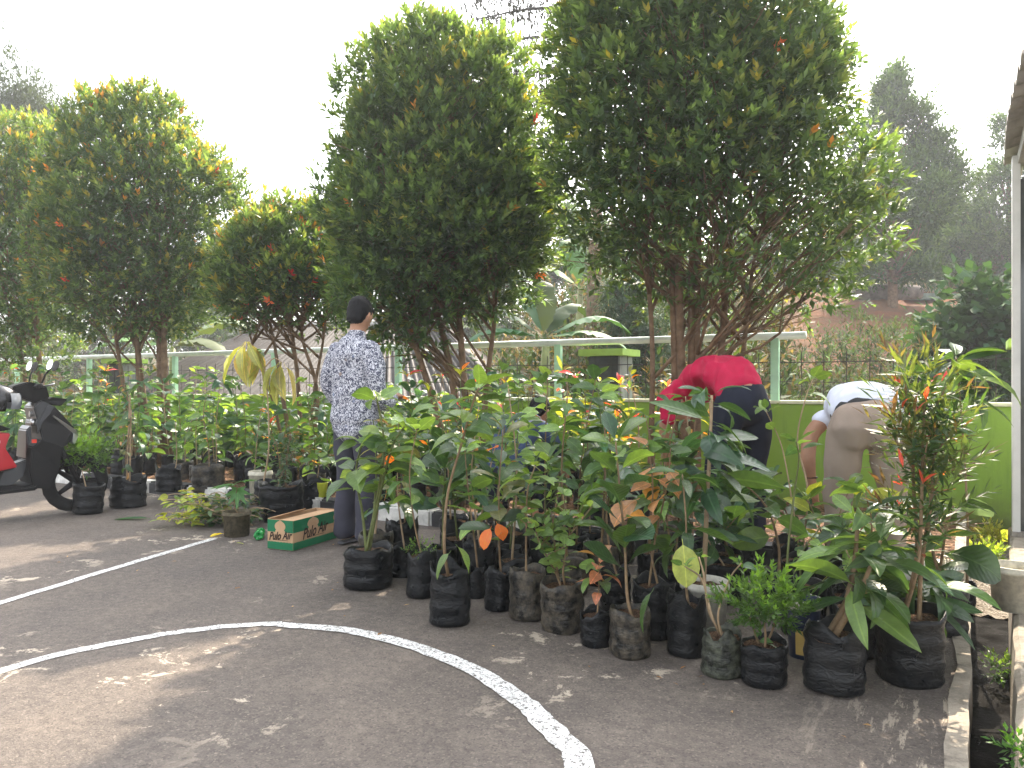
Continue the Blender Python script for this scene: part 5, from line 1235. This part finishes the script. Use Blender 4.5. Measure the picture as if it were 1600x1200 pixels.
P, r_ = sm([(-.20, .40, .885), (-.275, .35, .79), (-.295, .32, .64), (-.27, .36, .49)], [.052, .048, .046, .030]); chain(mb, P, r_); hand(mb, (-.27, .36, .49), (.05, .2, -1), (-.3, -.9, 0), 1, .45, -1)
P, r_ = sm([(.20, .40, .885), (.27, .42, .64), (.2, .50, .42)], [.05, .043, .029]); chain(mb, P, r_); hand(mb, (.2, .50, .42), (0, .3, -1), (.6, .6, 0), 1, .45, 1)
for s in (-1, 1): foot(mb, (s*.15, .0, 0), (s*.15, 1, 0))
fuse('body', mb, M_SKIN, person, .0065, 2); hair(person, c, f_, u_, r2); eyes(person, c, f_, u_, r2)
m = MB(); m.tube([(-.275+.036*math.cos(a), .35+.034*math.sin(a), .525) for a in [k*math.pi/8 for k in range(17)]], .005, 6, False); m.build('bracelet', plain('dark_band', (.03, .015, .012), .6, .3, .1, 8, 0), person)

# crouching person in blue, mostly hidden by leaves
p0, D0 = onv(808, 5.18); person = empty('person', (p0.x, p0.y, .085), 'person in a blue shirt squatting half hidden among the saplings', 'person', rz=YAW+R(-35))
mb = MB()
for s in (-1, 1):
    P, r_ = sm([(s*.10, -.16, .24), (s*.17, .06, .40), (s*.20, .22, .46)], [(.10, .10), (.09, .09), (.07, .07)]); chain(mb, P, r_)
    P, r_ = sm([(s*.20, .22, .46), (s*.19, .14, .26), (s*.17, .03, .07)], [(.07, .07), (.066, .07), (.055, .06)]); chain(mb, P, r_)
chain(mb, [(0, -.2, .22), (0, -.19, .32), (0, -.14, .4)], [(.16, .12), (.18, .13), (.165, .12)])
fuse('trousers', mb, M_NAVYT, person, .012, 3, .008, 7, 13)
mb = MB(); P, r_ = sm([(0, -.17, .36), (0, -.12, .50), (0, -.02, .64), (0, .12, .72), (0, .19, .73)], [(.17, .125), (.18, .125), (.19, .12), (.16, .10), (.08, .07)]); chain(mb, P, r_, n=24)
for s in (-1, 1):
    P, r_ = sm([(s*.15, .08, .70), (s*.23, .16, .60), (s*.24, .27, .50)], [.066, .062, .055]); chain(mb, P, r_)
fuse('shirt', mb, M_BLUE, person, .010, 3, .010, 9, 15)
mb = MB(); c, f_, u_, r2 = head(mb, (0, .32, .80), (0, .85, -.5), (0, .5, .85)); chain(mb, [(0, .16, .71), (0, .26, .76)], [.056, .052])
for s in (-1, 1):
    P, r_ = sm([(s*.24, .26, .51), (s*.2, .38, .40), (s*.13, .47, .34)], [.042, .036, .027]); chain(mb, P, r_); hand(mb, (s*.13, .47, .34), (-s*.2, .7, -.5), (s*.4, .4, .8), 1, .5, s)
    foot(mb, (s*.17, .0, 0), (s*.25, 1, 0))
fuse('body', mb, M_SKIN, person, .0065, 2); hair(person, c, f_, u_, r2); eyes(person, c, f_, u_, r2)
for s in (-1, 1): shoe(person, (s*.17, .0, -.005), (s*.25, 1, 0))
def text_mesh(body, size, mat, parent, M, shear=0, offset=0):
    cd = bpy.data.curves.new('lettering', 'FONT'); cd.body = body; cd.size = size; cd.shear = shear; cd.align_x = 'CENTER'; cd.extrude = .0003; cd.offset = offset
    o = bpy.data.objects.new('lettering', cd); COL.objects.link(o); me = bpy.data.meshes.new_from_object(o.evaluated_get(bpy.context.evaluated_depsgraph_get())); bpy.data.objects.remove(o)
    me.materials.clear(); return link('lettering', me, mat, parent, M)
# ------------------------------------------------------------------ scooter
def scooter():
    g = gr(118, 800); root = empty('scooter', (g.x, g.y, 0), 'black and red scooter parked at the left edge, front wheel by the saplings', 'scooter', rz=YAW+R(46))
    # local: x forward along the picture (front wheel near x=0), y away from the camera
    BLK = plain('scooter_black', (.008, .0085, .010), .28, .4, .2, 6, .03, 40); MATT = plain('scooter_matt', (.010, .010, .011), .65, .25, .3, 10, .3, 80); REDP = plain('scooter_red', (.40, .014, .022), .3, .5, .1, 6, 0); RUB = plain('rubber', (.014, .014, .014), .85, .25, .3, 20, .4, 60); MET = plain('scooter_metal', (.52, .52, .52), .3, .5, .15, 9, .05, 40, 1.0)
    def wheel(x):
        w_ = empty('wheel', (x, .0, .27)); w_.parent = root
        mb = MB(); N = 36; n = 12
        for i in range(N):
            A = 2*math.pi*i/N
            for j in range(n):
                a = 2*math.pi*j/n; gq = .004 if (i % 2 and abs(math.sin(a)) < .8 and math.cos(a) > 0) else 0
                r_ = .215+.052*math.cos(a)-gq; mb.v.append(Vector((r_*math.cos(A), .05*math.sin(a), r_*math.sin(A))))
        for i in range(N):
            for j in range(n): mb.f.append((i*n+j, i*n+(j+1) % n, ((i+1) % N)*n+(j+1) % n, ((i+1) % N)*n+j))
        mb.build('tyre', RUB, w_, smooth=True)
        mb = MB()
        for k in range(5):
            a = k*2*math.pi/5; mb.tube([(0, 0, 0), (.17*math.cos(a), 0, .17*math.sin(a))], [.028, .018], 8)
        mb.tube([(0, -.05, 0), (0, .05, 0)], .035, 14); mb.tube([(.175*math.cos(a), 0, .175*math.sin(a)) for a in [k*math.pi/16 for k in range(33)]], .018, 8, False); mb.build('rim', MATT, w_, smooth=True)
    wheel(.0); wheel(-1.26)
    def shell(name, prof, mat, bev=.018):                 # prof: (x,z,half width) outline points; extruded outline with its own widths
        n = len(prof); V = [Vector((x, -w_, z)) for x, z, w_ in prof]+[Vector((x, w_, z)) for x, z, w_ in prof]; m = MB()
        m.add(V, [tuple(range(n-1, -1, -1)), tuple(range(n, 2*n))]+[(i, (i+1) % n, n+(i+1) % n, n+i) for i in range(n)])
        me = mesh(name, m.v, m.f, False); bm = bmesh.new(); bm.from_mesh(me); bmesh.ops.recalc_face_normals(bm, faces=bm.faces); bmesh.ops.triangulate(bm, faces=[f for f in bm.faces if len(f.verts) > 4])
        bmesh.ops.bevel(bm, geom=[e for e in bm.edges if e.calc_face_angle(0) > .5], offset=min(bev, .009), segments=2, affect='EDGES', clamp_overlap=True); bm.to_mesh(me); bm.free()
        return link(name, me, mat, root)
    # front apron: from headset down to the floor, nose pointing forward
    shell('front_fairing', [(-.02, .66, .10), (-.05, .75, .13), (-.20, .93, .15), (-.30, .985, .14), (-.36, .93, .15), (-.33, .80, .17), (-.30, .64, .18), (-.14, .58, .16)], BLK)
    shell('leg_shield', [(-.14, .60, .15), (-.30, .66, .19), (-.38, .60, .20), (-.40, .40, .20), (-.37, .26, .18), (-.24, .24, .15), (-.16, .40, .13)], MATT)
    shell('chrome_trim', [(-.012, .675, .118), (-.035, .725, .138), (-.22, .86, .176), (-.22, .845, .176), (-.055, .695, .14), (-.065, .62, .15), (-.045, .60, .14)], MET, .004)
    shell('front_fender', [(.10, .47, .055), (.0, .56, .06), (-.16, .52, .06), (-.22, .36, .06), (-.16, .36, .06), (-.10, .46, .06), (.0, .50, .06), (.09, .44, .055)], BLK, .01)
    m = MB(); m.tube([(-.16, -.085, .62), (0, -.085, .27)], .02, 8); m.tube([(-.16, .085, .62), (0, .085, .27)], .02, 8); m.build('fork', MATT, root, smooth=True)
    shell('floorboard', [(-.32, .30, .17), (-.34, .24, .17), (-.86, .22, .18), (-1.0, .30, .16), (-.80, .31, .18), (-.42, .285, .18)], MATT)
    shell('tunnel', [(-.36, .50, .07), (-.42, .36, .10), (-.50, .29, .11), (-.80, .29, .11), (-.78, .52, .10), (-.62, .42, .08)], BLK)
    shell('side_panel', [(-.52, .72, .15), (-.56, .60, .16), (-.47, .44, .15), (-.60, .42, .17), (-.95, .52, .19), (-1.55, .72, .12), (-1.5, .78, .12), (-.9, .74, .17)], REDP)
    shell('lower_body', [(-.56, .42, .13), (-.62, .26, .14), (-1.15, .24, .15), (-1.25, .44, .15), (-.95, .50, .16)], MATT)
    shell('seat', [(-.50, .75, .10), (-.62, .80, .14), (-1.1, .80, .14), (-1.55, .88, .10), (-1.6, .84, .09), (-1.5, .78, .11), (-.62, .73, .14)], MATT)
    shell('handlebar_cover', [(-.22, 1.00, .08), (-.25, 1.10, .10), (-.38, 1.14, .11), (-.50, 1.10, .10), (-.46, 1.02, .09), (-.34, .96, .09)], BLK)
    shell('screen_visor', [(-.14, .93, .09), (-.08, .99, .07), (-.20, 1.01, .09), (-.27, .97, .09)], MATT, .006)
    for s in (-1, 1):
        m = MB(); m.tube([(-.34, s*.08, 1.09), (-.32, s*.22, 1.11), (-.36, s*.36, 1.10)], .016, 10); hb = m.build('handlebar', MATT, root, smooth=True)
        m = MB(); m.tube([(-.35, s*.24, 1.105), (-.365, s*.37, 1.10)], .021, 10); m.build('grip', RUB, hb, smooth=True)
        m = MB(); m.tube([(-.30, s*.20, 1.10), (-.27, s*.26, 1.11), (-.27, s*.38, 1.12)], .008, 8); m.build('brake_lever', MET, hb, smooth=True)
        m = MB(); m.tube([(-.31, s*.19, 1.12), (-.29, s*.22, 1.20), (-.26, s*.27, 1.255)], .007, 8); mr = m.build('mirror', MATT, root, smooth=True)
        m = MB(); ang = [k*2*math.pi/18 for k in range(18)]; c = Vector((-.26, s*.30, 1.275)); ax = Vector((.0, 1, .0)); bx = Vector((.25, 0, 1)).normalized(); nn = ax.cross(bx)
        # rounded hexagonal mirror head, glass to the rear
        pts = [c+ax*.085*math.copysign(abs(math.cos(a))**.7, math.cos(a))+bx*.046*math.copysign(abs(math.sin(a))**.8, math.sin(a)) for a in ang]
        k = 18; m.add([p-nn*.02*(1 if nn.x > 0 else -1)*-1 for p in pts]+[c+(p-c)*.8+nn*.03*(1 if nn.x > 0 else -1) for p in pts], [tuple(range(k)), tuple(range(2*k-1, k-1, -1))]+[(i, k+i, k+(i+1) % k, (i+1) % k) for i in range(k)]); m.build('mirror_shell', MATT, mr, smooth=False)
        gl = [c+(p-c)*.92-nn*.0215*(1 if nn.x > 0 else -1) for p in pts]; m = MB(); m.add(gl, [tuple(range(k))]); m.build('mirror_glass', plain('mirror_glass', (.8, .8, .82), .04, .5, .02, 3, 0, 60, 1.0), mr)
    m = MB(); m.tube([(-.335, -.09, .80), (-.362, -.09, .80)], .03, 16); m.build('ignition_lock', MET, root, smooth=True)
    m = MB(); m.tube([(-.345, -.05, .87), (-.365, -.05, .87)], .024, 16); m.build('badge', MET, root)
    m = MB(); m.box((-.385, -.205, .635), (-.35, -.2, .665)); m.build('sticker', plain('red_sticker', (.6, .05, .03), .5, .3, .1, 9, 0), root)
    shell('glove_pocket', [(-.37, .78, .13), (-.375, .66, .16), (-.40, .62, .17), (-.415, .50, .15), (-.405, .74, .12)], BLK)
    shell('floor_trim', [(-.33, .285, .188), (-.36, .255, .19), (-.88, .235, .196), (-.9, .255, .196), (-.42, .275, .192)], BLK)
    shell('knee_fin', [(-.19, .93, .155), (-.30, .80, .182), (-.335, .70, .19), (-.345, .80, .176), (-.27, .94, .15)], BLK)
    m = MB(); m.tube([(-.8, -.12, .24), (-.72, -.28, .02)], .014, 8); m.build('side_stand', MATT, root)
    shell('rear_engine', [(-1.0, .40, .10), (-1.0, .20, .11), (-1.40, .20, .10), (-1.42, .36, .09)], MATT)
    m = MB(); m.box((-.62, -.172, .60), (-.74, -.178, .63)); m.box((-.60, -.171, .645), (-.70, -.177, .665)); m.build('panel_stripe', plain('silver_stripe', (.6, .6, .6), .4, .5, .1, 9, 0), root, Matrix.Rotation(0, 4, 'Y'))
    return root
SC = scooter()
# helmet hung on the mirror side
hp = SC.matrix_basis @ Vector((-.60, -.08, .815))
hel = empty('helmet', hp, 'black and silver open-face helmet resting on the scooter seat', 'helmet', rz=YAW+R(46))
V = []; F = []; N = 24; Mr = 12
for i in range(Mr+1):
    ph = math.pi*.5*i/Mr*1.35
    for j in range(N):
        a = 2*math.pi*j/N; r_ = .14; V.append((r_*math.sin(ph)*math.cos(a)*1.12, r_*math.sin(ph)*math.sin(a)*.95, .16+r_*math.cos(ph)*1.05))
for i in range(Mr):
    for j in range(N):
        a = 2*math.pi*(j+.5)/N
        if i > 8 and math.cos(a) > .3: continue
        F.append((i*N+j, (i+1)*N+j, (i+1)*N+(j+1) % N, i*N+(j+1) % N))
o = link('helmet_shell', mesh('helmet_shell', V, F), plain('helmet_black', (.014, .014, .016), .2, .5, .1, 6, 0), hel); sm_ = o.modifiers.new('t', 'SOLIDIFY'); sm_.thickness = .02
V = []; F = []
for i in range(7):
    z = .10+.13*i/6
    for j in range(13):
        a = -1.15+2.3*j/12; rr = .15*math.sqrt(max(.05, 1-((z-.16)/.165)**2)); V.append((rr*math.cos(a)*1.15, rr*math.sin(a), z))
        if i and j: k = i*13+j; F.append((k-14, k-13, k, k-1))
link('visor', mesh('visor', V, F), plain('helmet_visor', (.22, .24, .27), .15, .6, .1, 6, 0), hel)

# ------------------------------------------------------------------ cardboard box
def cardbox():
    a, b, c = gr(437, 863), gr(424, 855), gr(524, 836); a = gr(458, 862); rt_ = gr(527, 841)
    ex = (rt_-a); Lx = .50; ex.normalize(); ey = Vector((-ex.y, ex.x, 0)); Wy = .215; H = .155
    ang = math.atan2(ex.y, ex.x); root = empty('cardboard_box', (a.x, a.y, 0), 'open green and brown cardboard box with dome motif lettered Pulo Air', 'box', rz=ang)
    CARD = plain('cardboard', (.48, .31, .18), .85, .2, .12, 6, .15, 60); GRN = plain('box_green', (.010, .145, .060), .6, .3, .12, 6, .1, 60); INK = plain('box_ink', (.035, .022, .018), .7, .2, .1, 8, 0)
    root.scale = (1.04, 1.0, 1.32); t_ = .006
    m = MB(); m.box((0, 0, .003), (Lx, t_, H)); m.build('panel', CARD, root); m = MB(); m.box((0, t_+.001, .003), (t_, Wy-.001-t_, H)); m.build('panel', CARD, root)
    m = MB(); m.box((0, Wy-t_, .003), (Lx, Wy, H)); m.build('panel', CARD, root); m = MB(); m.box((Lx-t_, t_+.001, .003), (Lx, Wy-t_-.001, H)); m.build('panel', CARD, root); m = MB(); m.box((t_, t_, .003), (Lx-t_, Wy-t_, .008)); m.build('panel', CARD, root)
    m = MB(); m.add([(.0, .002, H), (Lx, .002, H), (Lx, .175, H-.012), (0.05, .175, H-.012), (0, .002, H-.003), (Lx, .002, H-.003), (Lx, .175, H-.015), (.05, .175, H-.015)], [(0, 1, 2, 3), (7, 6, 5, 4), (0, 4, 5, 1), (1, 5, 6, 2), (2, 6, 7, 3), (3, 7, 4, 0)]); m.build('flap', CARD, root)
    m = MB(); m.add([(.0, Wy-.002, H), (Lx*.7, Wy-.002, H), (Lx*.7, Wy-.03, H+.012), (0, Wy-.03, H+.004)], [(0, 1, 2, 3)]); o = m.build('flap', CARD, root); q = o.modifiers.new('t', 'SOLIDIFY'); q.thickness = .004
    def face(org, ux, L, doms, txts):                # print on one side: ux along, z up, just proud of the panel
        nrm = ux.cross(Vector((0, 0, 1)))
        def pt(u, z, lift=.0012): return Vector(org)+ux*u+Vector((0, 0, z))+nrm*lift
        m = MB(); m.add([pt(0, .004), pt(L, .004), pt(L, .04), pt(0, .04)], [(0, 1, 2, 3)])
        m.add([pt(0, .092), pt(L, .092), pt(L, H-.001), pt(0, H-.001)], [(0, 1, 2, 3)]); n = int(L/.012)
        for i in range(n): m.add([pt(i*L/n, .04), pt((i+1)*L/n, .04), pt((i+.5)*L/n, .045)], [(0, 1, 2)])
        m.build('green_print', GRN, root)
        for cu, w_ in doms:
            pr = [(-.5, .085), (.5, .085), (.5, .098), (.42, .104), (.55, .114), (.56, .126), (.45, .138), (.25, .146), (.10, .150), (0, .1545), (-.10, .150), (-.25, .146), (-.45, .138), (-.56, .126), (-.55, .114), (-.42, .104), (-.5, .098)]
            m = MB(); m.add([pt(cu+x*w_, z, .0022) for x, z in pr], [tuple(range(len(pr)))]); m.build('dome_motif', CARD, root)
        for cu, size in txts:
            text_mesh('Pulo Air', size, INK, root, Matrix.Translation(pt(cu, .056, .0032)) @ Matrix((ux, Vector((0, 0, 1)), nrm)).transposed().to_4x4() @ Matrix.Rotation(R(4), 4, 'Z'), .4, .0012)
            m = MB(); m.add([pt(cu-size*1.1, .051, .0026), pt(cu+size*1.2, .051, .0026), pt(cu+size*1.2, .0535, .0026), pt(cu-size*1.1, .0535, .0026)], [(0, 1, 2, 3)]); m.build('underline', INK, root)
    face((0, 0, 0), Vector((1, 0, 0)), Lx, [(.20, .105), (.46, .07)], [(.22, .078)])
    face((0, Wy, 0), Vector((0, -1, 0)), Wy, [(.107, .08)], [(.107, .056)])
cardbox()
# yellow cup on the kerb
p0, D0 = onv(503, 4.96); m = MB(); m.ring([(.026, 0), (.038, .088), (.040, .09), (.038, .092), (.035, .088), (.024, .004)], 20, cap0=True); o = m.build('plastic_cup', plain('yellow_plastic', (.62, .68, .05), .45, .4, .08, 5, 0), smooth=True); o.location = (p0.x, p0.y, .128); o.scale = (1.4, 1.4, 1.4); tag(o, 'small bright yellow plastic cup on the kerb by the box', 'cup')
# green bottle lying end-on
g = gr(404, 845); root = empty('plastic_bottle', (g.x, g.y, .036), 'crumpled green plastic bottle lying beside the mossy pot', 'bottle', rz=YAW+R(12))
t = NT('green_pet'); b_ = t.n('ShaderNodeBsdfPrincipled'); b_.inputs['Base Color'].default_value = (.01, .36, .07, 1); b_.inputs['Roughness'].default_value = .12; b_.inputs['Transmission Weight'].default_value = .35; M_PET = t.done(b_.outputs[0])
m = MB(); m.ring([(.004, .012), (.018, .004), (.030, .0), (.035, .012), (.034, .05), (.032, .07), (.035, .09), (.035, .13), (.026, .165), (.013, .185), (.013, .20)], 20)
for v_ in m.v:
    a = math.atan2(v_.y, v_.x)
    if v_.z < .013: v_.z += .008*math.cos(5*a)*(v_.xy.length/.035)
m.build('bottle_body', M_PET, root, Matrix.Rotation(R(-90), 4, 'X'), smooth=True)
m = MB(); m.ring([(.0155, 0), (.0155, .018), (.001, .019)], 14); m.build('cap', plain('green_cap', (.02, .25, .06), .4, .4, .1, 9, 0), root, Matrix.Rotation(R(-90), 4, 'X') @ Matrix.Translation((0, 0, .193)), smooth=True)
# heap of cut branches
g = gr(308, 826); root = empty('leaf_pile', (g.x, g.y+.12, 0), 'heap of freshly cut leafy twigs on the asphalt', 'leaf pile')
rl_ = random.Random(12); m = MB(); ax = RT
for i in range(74):
    a = rl_.uniform(-.5, .5); c = ax*rl_.uniform(-.28, .32)+FW*rl_.uniform(-.12, .25)+Vector((0, 0, rl_.uniform(.01, .22))); d = (ax*math.cos(a)*rl_.choice([-1, -1, 1])+FW*math.sin(a)+Vector((0, 0, rl_.uniform(-.1, .25))))*rl_.uniform(.1, .24)
    e = c+d; e.z = max(.012, e.z); m.tube(curve_pts([c, c.lerp(e, .5)+Vector((0, 0, .02)), e], 3), .003, 4)
    for k in range(7):
        q = c.lerp(e, k/7); a2 = rl_.uniform(0, 6.28); dd = Vector((math.cos(a2), math.sin(a2), rl_.uniform(-.1, .5))); fr = q.dot(ax) < -.05
        q.z = max(.02, q.z); put_leaf(root, rl_.choice(['ovate', 'lance']), q, dd, rl_.uniform(.06, .11), rl_.choice([YEL, BRI, PALE, YEL] if fr else [MIDG, DARK, OLV, BLU]), rl_)
m.build('twigs', M_TWIG, root)
for o_ in [o for o in COL.objects if o.parent == root and o.name.startswith('leaf')]: pass
for (x, y, d, L, c, fm, lab) in ((236, 812, RT*-1, .34, (.05, .14, .06), 'slim', 'long blade leaf lying flat left of the leaf heap'), (352, 836, -RT-FW*.6, .14, (.62, .50, .05), 'wilt', 'curled bright yellow leaf beside the mossy pot'), (368, 851, RT, .06, (.35, .42, .06), 'ovate', 'tiny yellow-green leaf on the asphalt before the mossy pot')):
    p = gr(x, y); o = put_leaf(None, fm, p+Vector((0, 0, .012)), d, L, c, rs, .1, 0); o.name = 'fallen_leaf'; tag(o, lab, 'leaf', 'fallen leaves')
# fallen dry leaves and crumbs
rng = np.random.default_rng(31); P = []; 
for i in range(420):
    if i < 330: p = Vector((rng.uniform(-11, -.1), rng.uniform(5.06, 6.9), .115))
    else:
        p = Vector((rng.uniform(-5, -.2), rng.uniform(2.6, 4.8), .006))
    P.append(p)
P = np.array(P); n = len(P); cl = np.array([(.30, .15, .07), (.22, .12, .06), (.40, .25, .12), (.16, .09, .05)])[rng.integers(0, 4, n)]
a = rng.uniform(0, 6.28, n); v, f, c = leaf_cloud(P, np.stack([np.cos(a), np.sin(a), rng.uniform(0, .25, n)], 1), rng.uniform(-.4, .4, n), rng.uniform(.02, .09, n)*np.where(np.arange(n) < 330, 1, .45), rng.uniform(.015, .04, n)*np.where(np.arange(n) < 330, 1, .45), cl)
tag(link('leaf_litter', mesh('leaf_litter', v, f, False, c), M_CROWN), 'dry brown leaves scattered on soil and asphalt', 'leaf litter', kind='stuff')
# cream basket beside the drain
p0 = at(1494, 600, 4.25); p0.z = .0; root = empty('plastic_basket', (p0.x, p0.y, 0), 'small cream lattice basket beside the drain edge', 'basket')
zt_ = at(1494, 868, 4.25).z; 
M_BSK = plain('basket_cream', (.52, .48, .36), .6, .3, .15, 9, 0)
m = MB(); m.ring([(.055, 0), (.055, .01)], 20, cap0=True); 
for k in range(22):
    a = 2*math.pi*k/22; m.tube([(.055*math.cos(a), .055*math.sin(a), .0), (.072*math.cos(a), .072*math.sin(a), .17)], .0035, 4)
m.build('ribs', M_BSK, root)
for z in (.03, .06, .09, .12, .15, .17):
    r_ = .055+.017*z/.17; m = MB(); m.tube([(r_*math.cos(a), r_*math.sin(a), z) for a in [k*math.pi/12 for k in range(25)]], .006 if z > .16 else .004, 5, False); m.build('hoop', M_BSK, root)
# grey bucket standing on the walkway
p0 = gr(1606, 960, .03); o = link('bucket', None or BUCK_C.copy(), None); D0 = pix(p0)[2]; W = 74*D0/FPX; o.location = p0+FW*W*.4; o.scale = (W, W, W*.95); tag(o, 'dirty cream bucket on the walkway at the right edge', 'bucket')
# lettering on the paint pail
Wp = 52*PAIL['D']/FPX; Hp = 90*PAIL['D']/FPX
def pail_patch(name, a0, a1, z0, z1, mat, lift=1.012):
    V = []; F = []
    for i in range(9):
        a = a0+(a1-a0)*i/8
        for z in (z0, z1): r_ = Wp*.5*(.86+(.97-.86)*min(1, z/.84))*lift; V.append((r_*math.cos(a), r_*math.sin(a), z*Hp))
        if i: F.append((2*i-2, 2*i, 2*i+1, 2*i-1))
    return link(name, mesh(name, V, F), mat, PAIL)
ca = math.atan2(-FW.y, -FW.x)
pail_patch('label_panel', ca-.9, ca+1.2, .08, .50, plain('pail_yellow', (.58, .40, .12), .5, .3, .15, 9, 0))
m = MB(); m.ring([(Wp*.5*.995, Hp*.84), (Wp*.535, Hp*.85), (Wp*.535, Hp*.93), (Wp*.52, Hp*.94), (Wp*.525, Hp*1.003), (Wp*.49, Hp*1.003), (Wp*.47, Hp*.86)], 28); m.build('rim', M_CREAMP, PAIL, smooth=True)
for body, z, size, mt in (('aty', .40, .045, plain('pail_red', (.5, .02, .02), .5, .3, .1, 9, 0)), ('ux', .60, .045, plain('pail_white', (.75, .75, .75), .5, .3, .1, 9, 0))):
    a = ca+.25; r_ = Wp*.5*(.86+.11*z/.84)*1.045
    nrm = Vector((math.cos(a), math.sin(a), 0)); xx = Vector((0, 0, 1)).cross(nrm); text_mesh(body, size, mt, PAIL, Matrix.Translation(nrm*r_+Vector((0, 0, z*Hp))) @ Matrix((xx, Vector((0, 0, 1)), nrm)).transposed().to_4x4(), 0, .0008)
# weeds: in the drain head, at the lower right corner
for (p, n_, L_, lab, col) in ((Vector((.12, 6.05, -.07)), 60, .05, 'bright weeds sprouting from the gravel in the drain', [(.14, .26, .04), (.26, .34, .06)]), (Vector((.14, 6.86, -.06)), 30, .05, 'yellow-green weeds under the wall at the drain head', [(.22, .28, .05), (.34, .34, .08)]), (gr(1592, 1185, .02), 26, .03, 'small green weed on the walkway edge in the corner', [(.03, .10, .02), (.08, .18, .035)]), (Vector((chan_r(4.0)-.03, 4.0, -.15)), 34, .03, 'dark green weed clinging inside the drain', [(.04, .09, .03), (.09, .16, .04)])):
    root = empty('weed', p, lab, 'weed', 'weeds by the drain'); bushy(root, (0, 0, .02), (.07, .10, .04) if n_ != 26 else (.03, .05, .02), n_, L_, col, n_)
# ------------------------------------------------------------------ hazy air
m = MB(); m.box((-75, -60, -3.2), (75, 75, 17.5)); hz = m.build('haze'); tag(hz, 'thin pale haze hanging in the air', 'haze', kind='stuff')
hm = bpy.data.materials.new('haze_air'); hm.use_nodes = True; t_ = hm.node_tree; t_.nodes.clear()
pv = t_.nodes.new('ShaderNodeVolumePrincipled'); pv.inputs['Color'].default_value = (.9, .94, 1, 1); pv.inputs['Density'].default_value = .0021; pv.inputs['Anisotropy'].default_value = .3
om = t_.nodes.new('ShaderNodeOutputMaterial'); t_.links.new(pv.outputs[0], om.inputs['Volume']); hz.data.materials.append(hm)
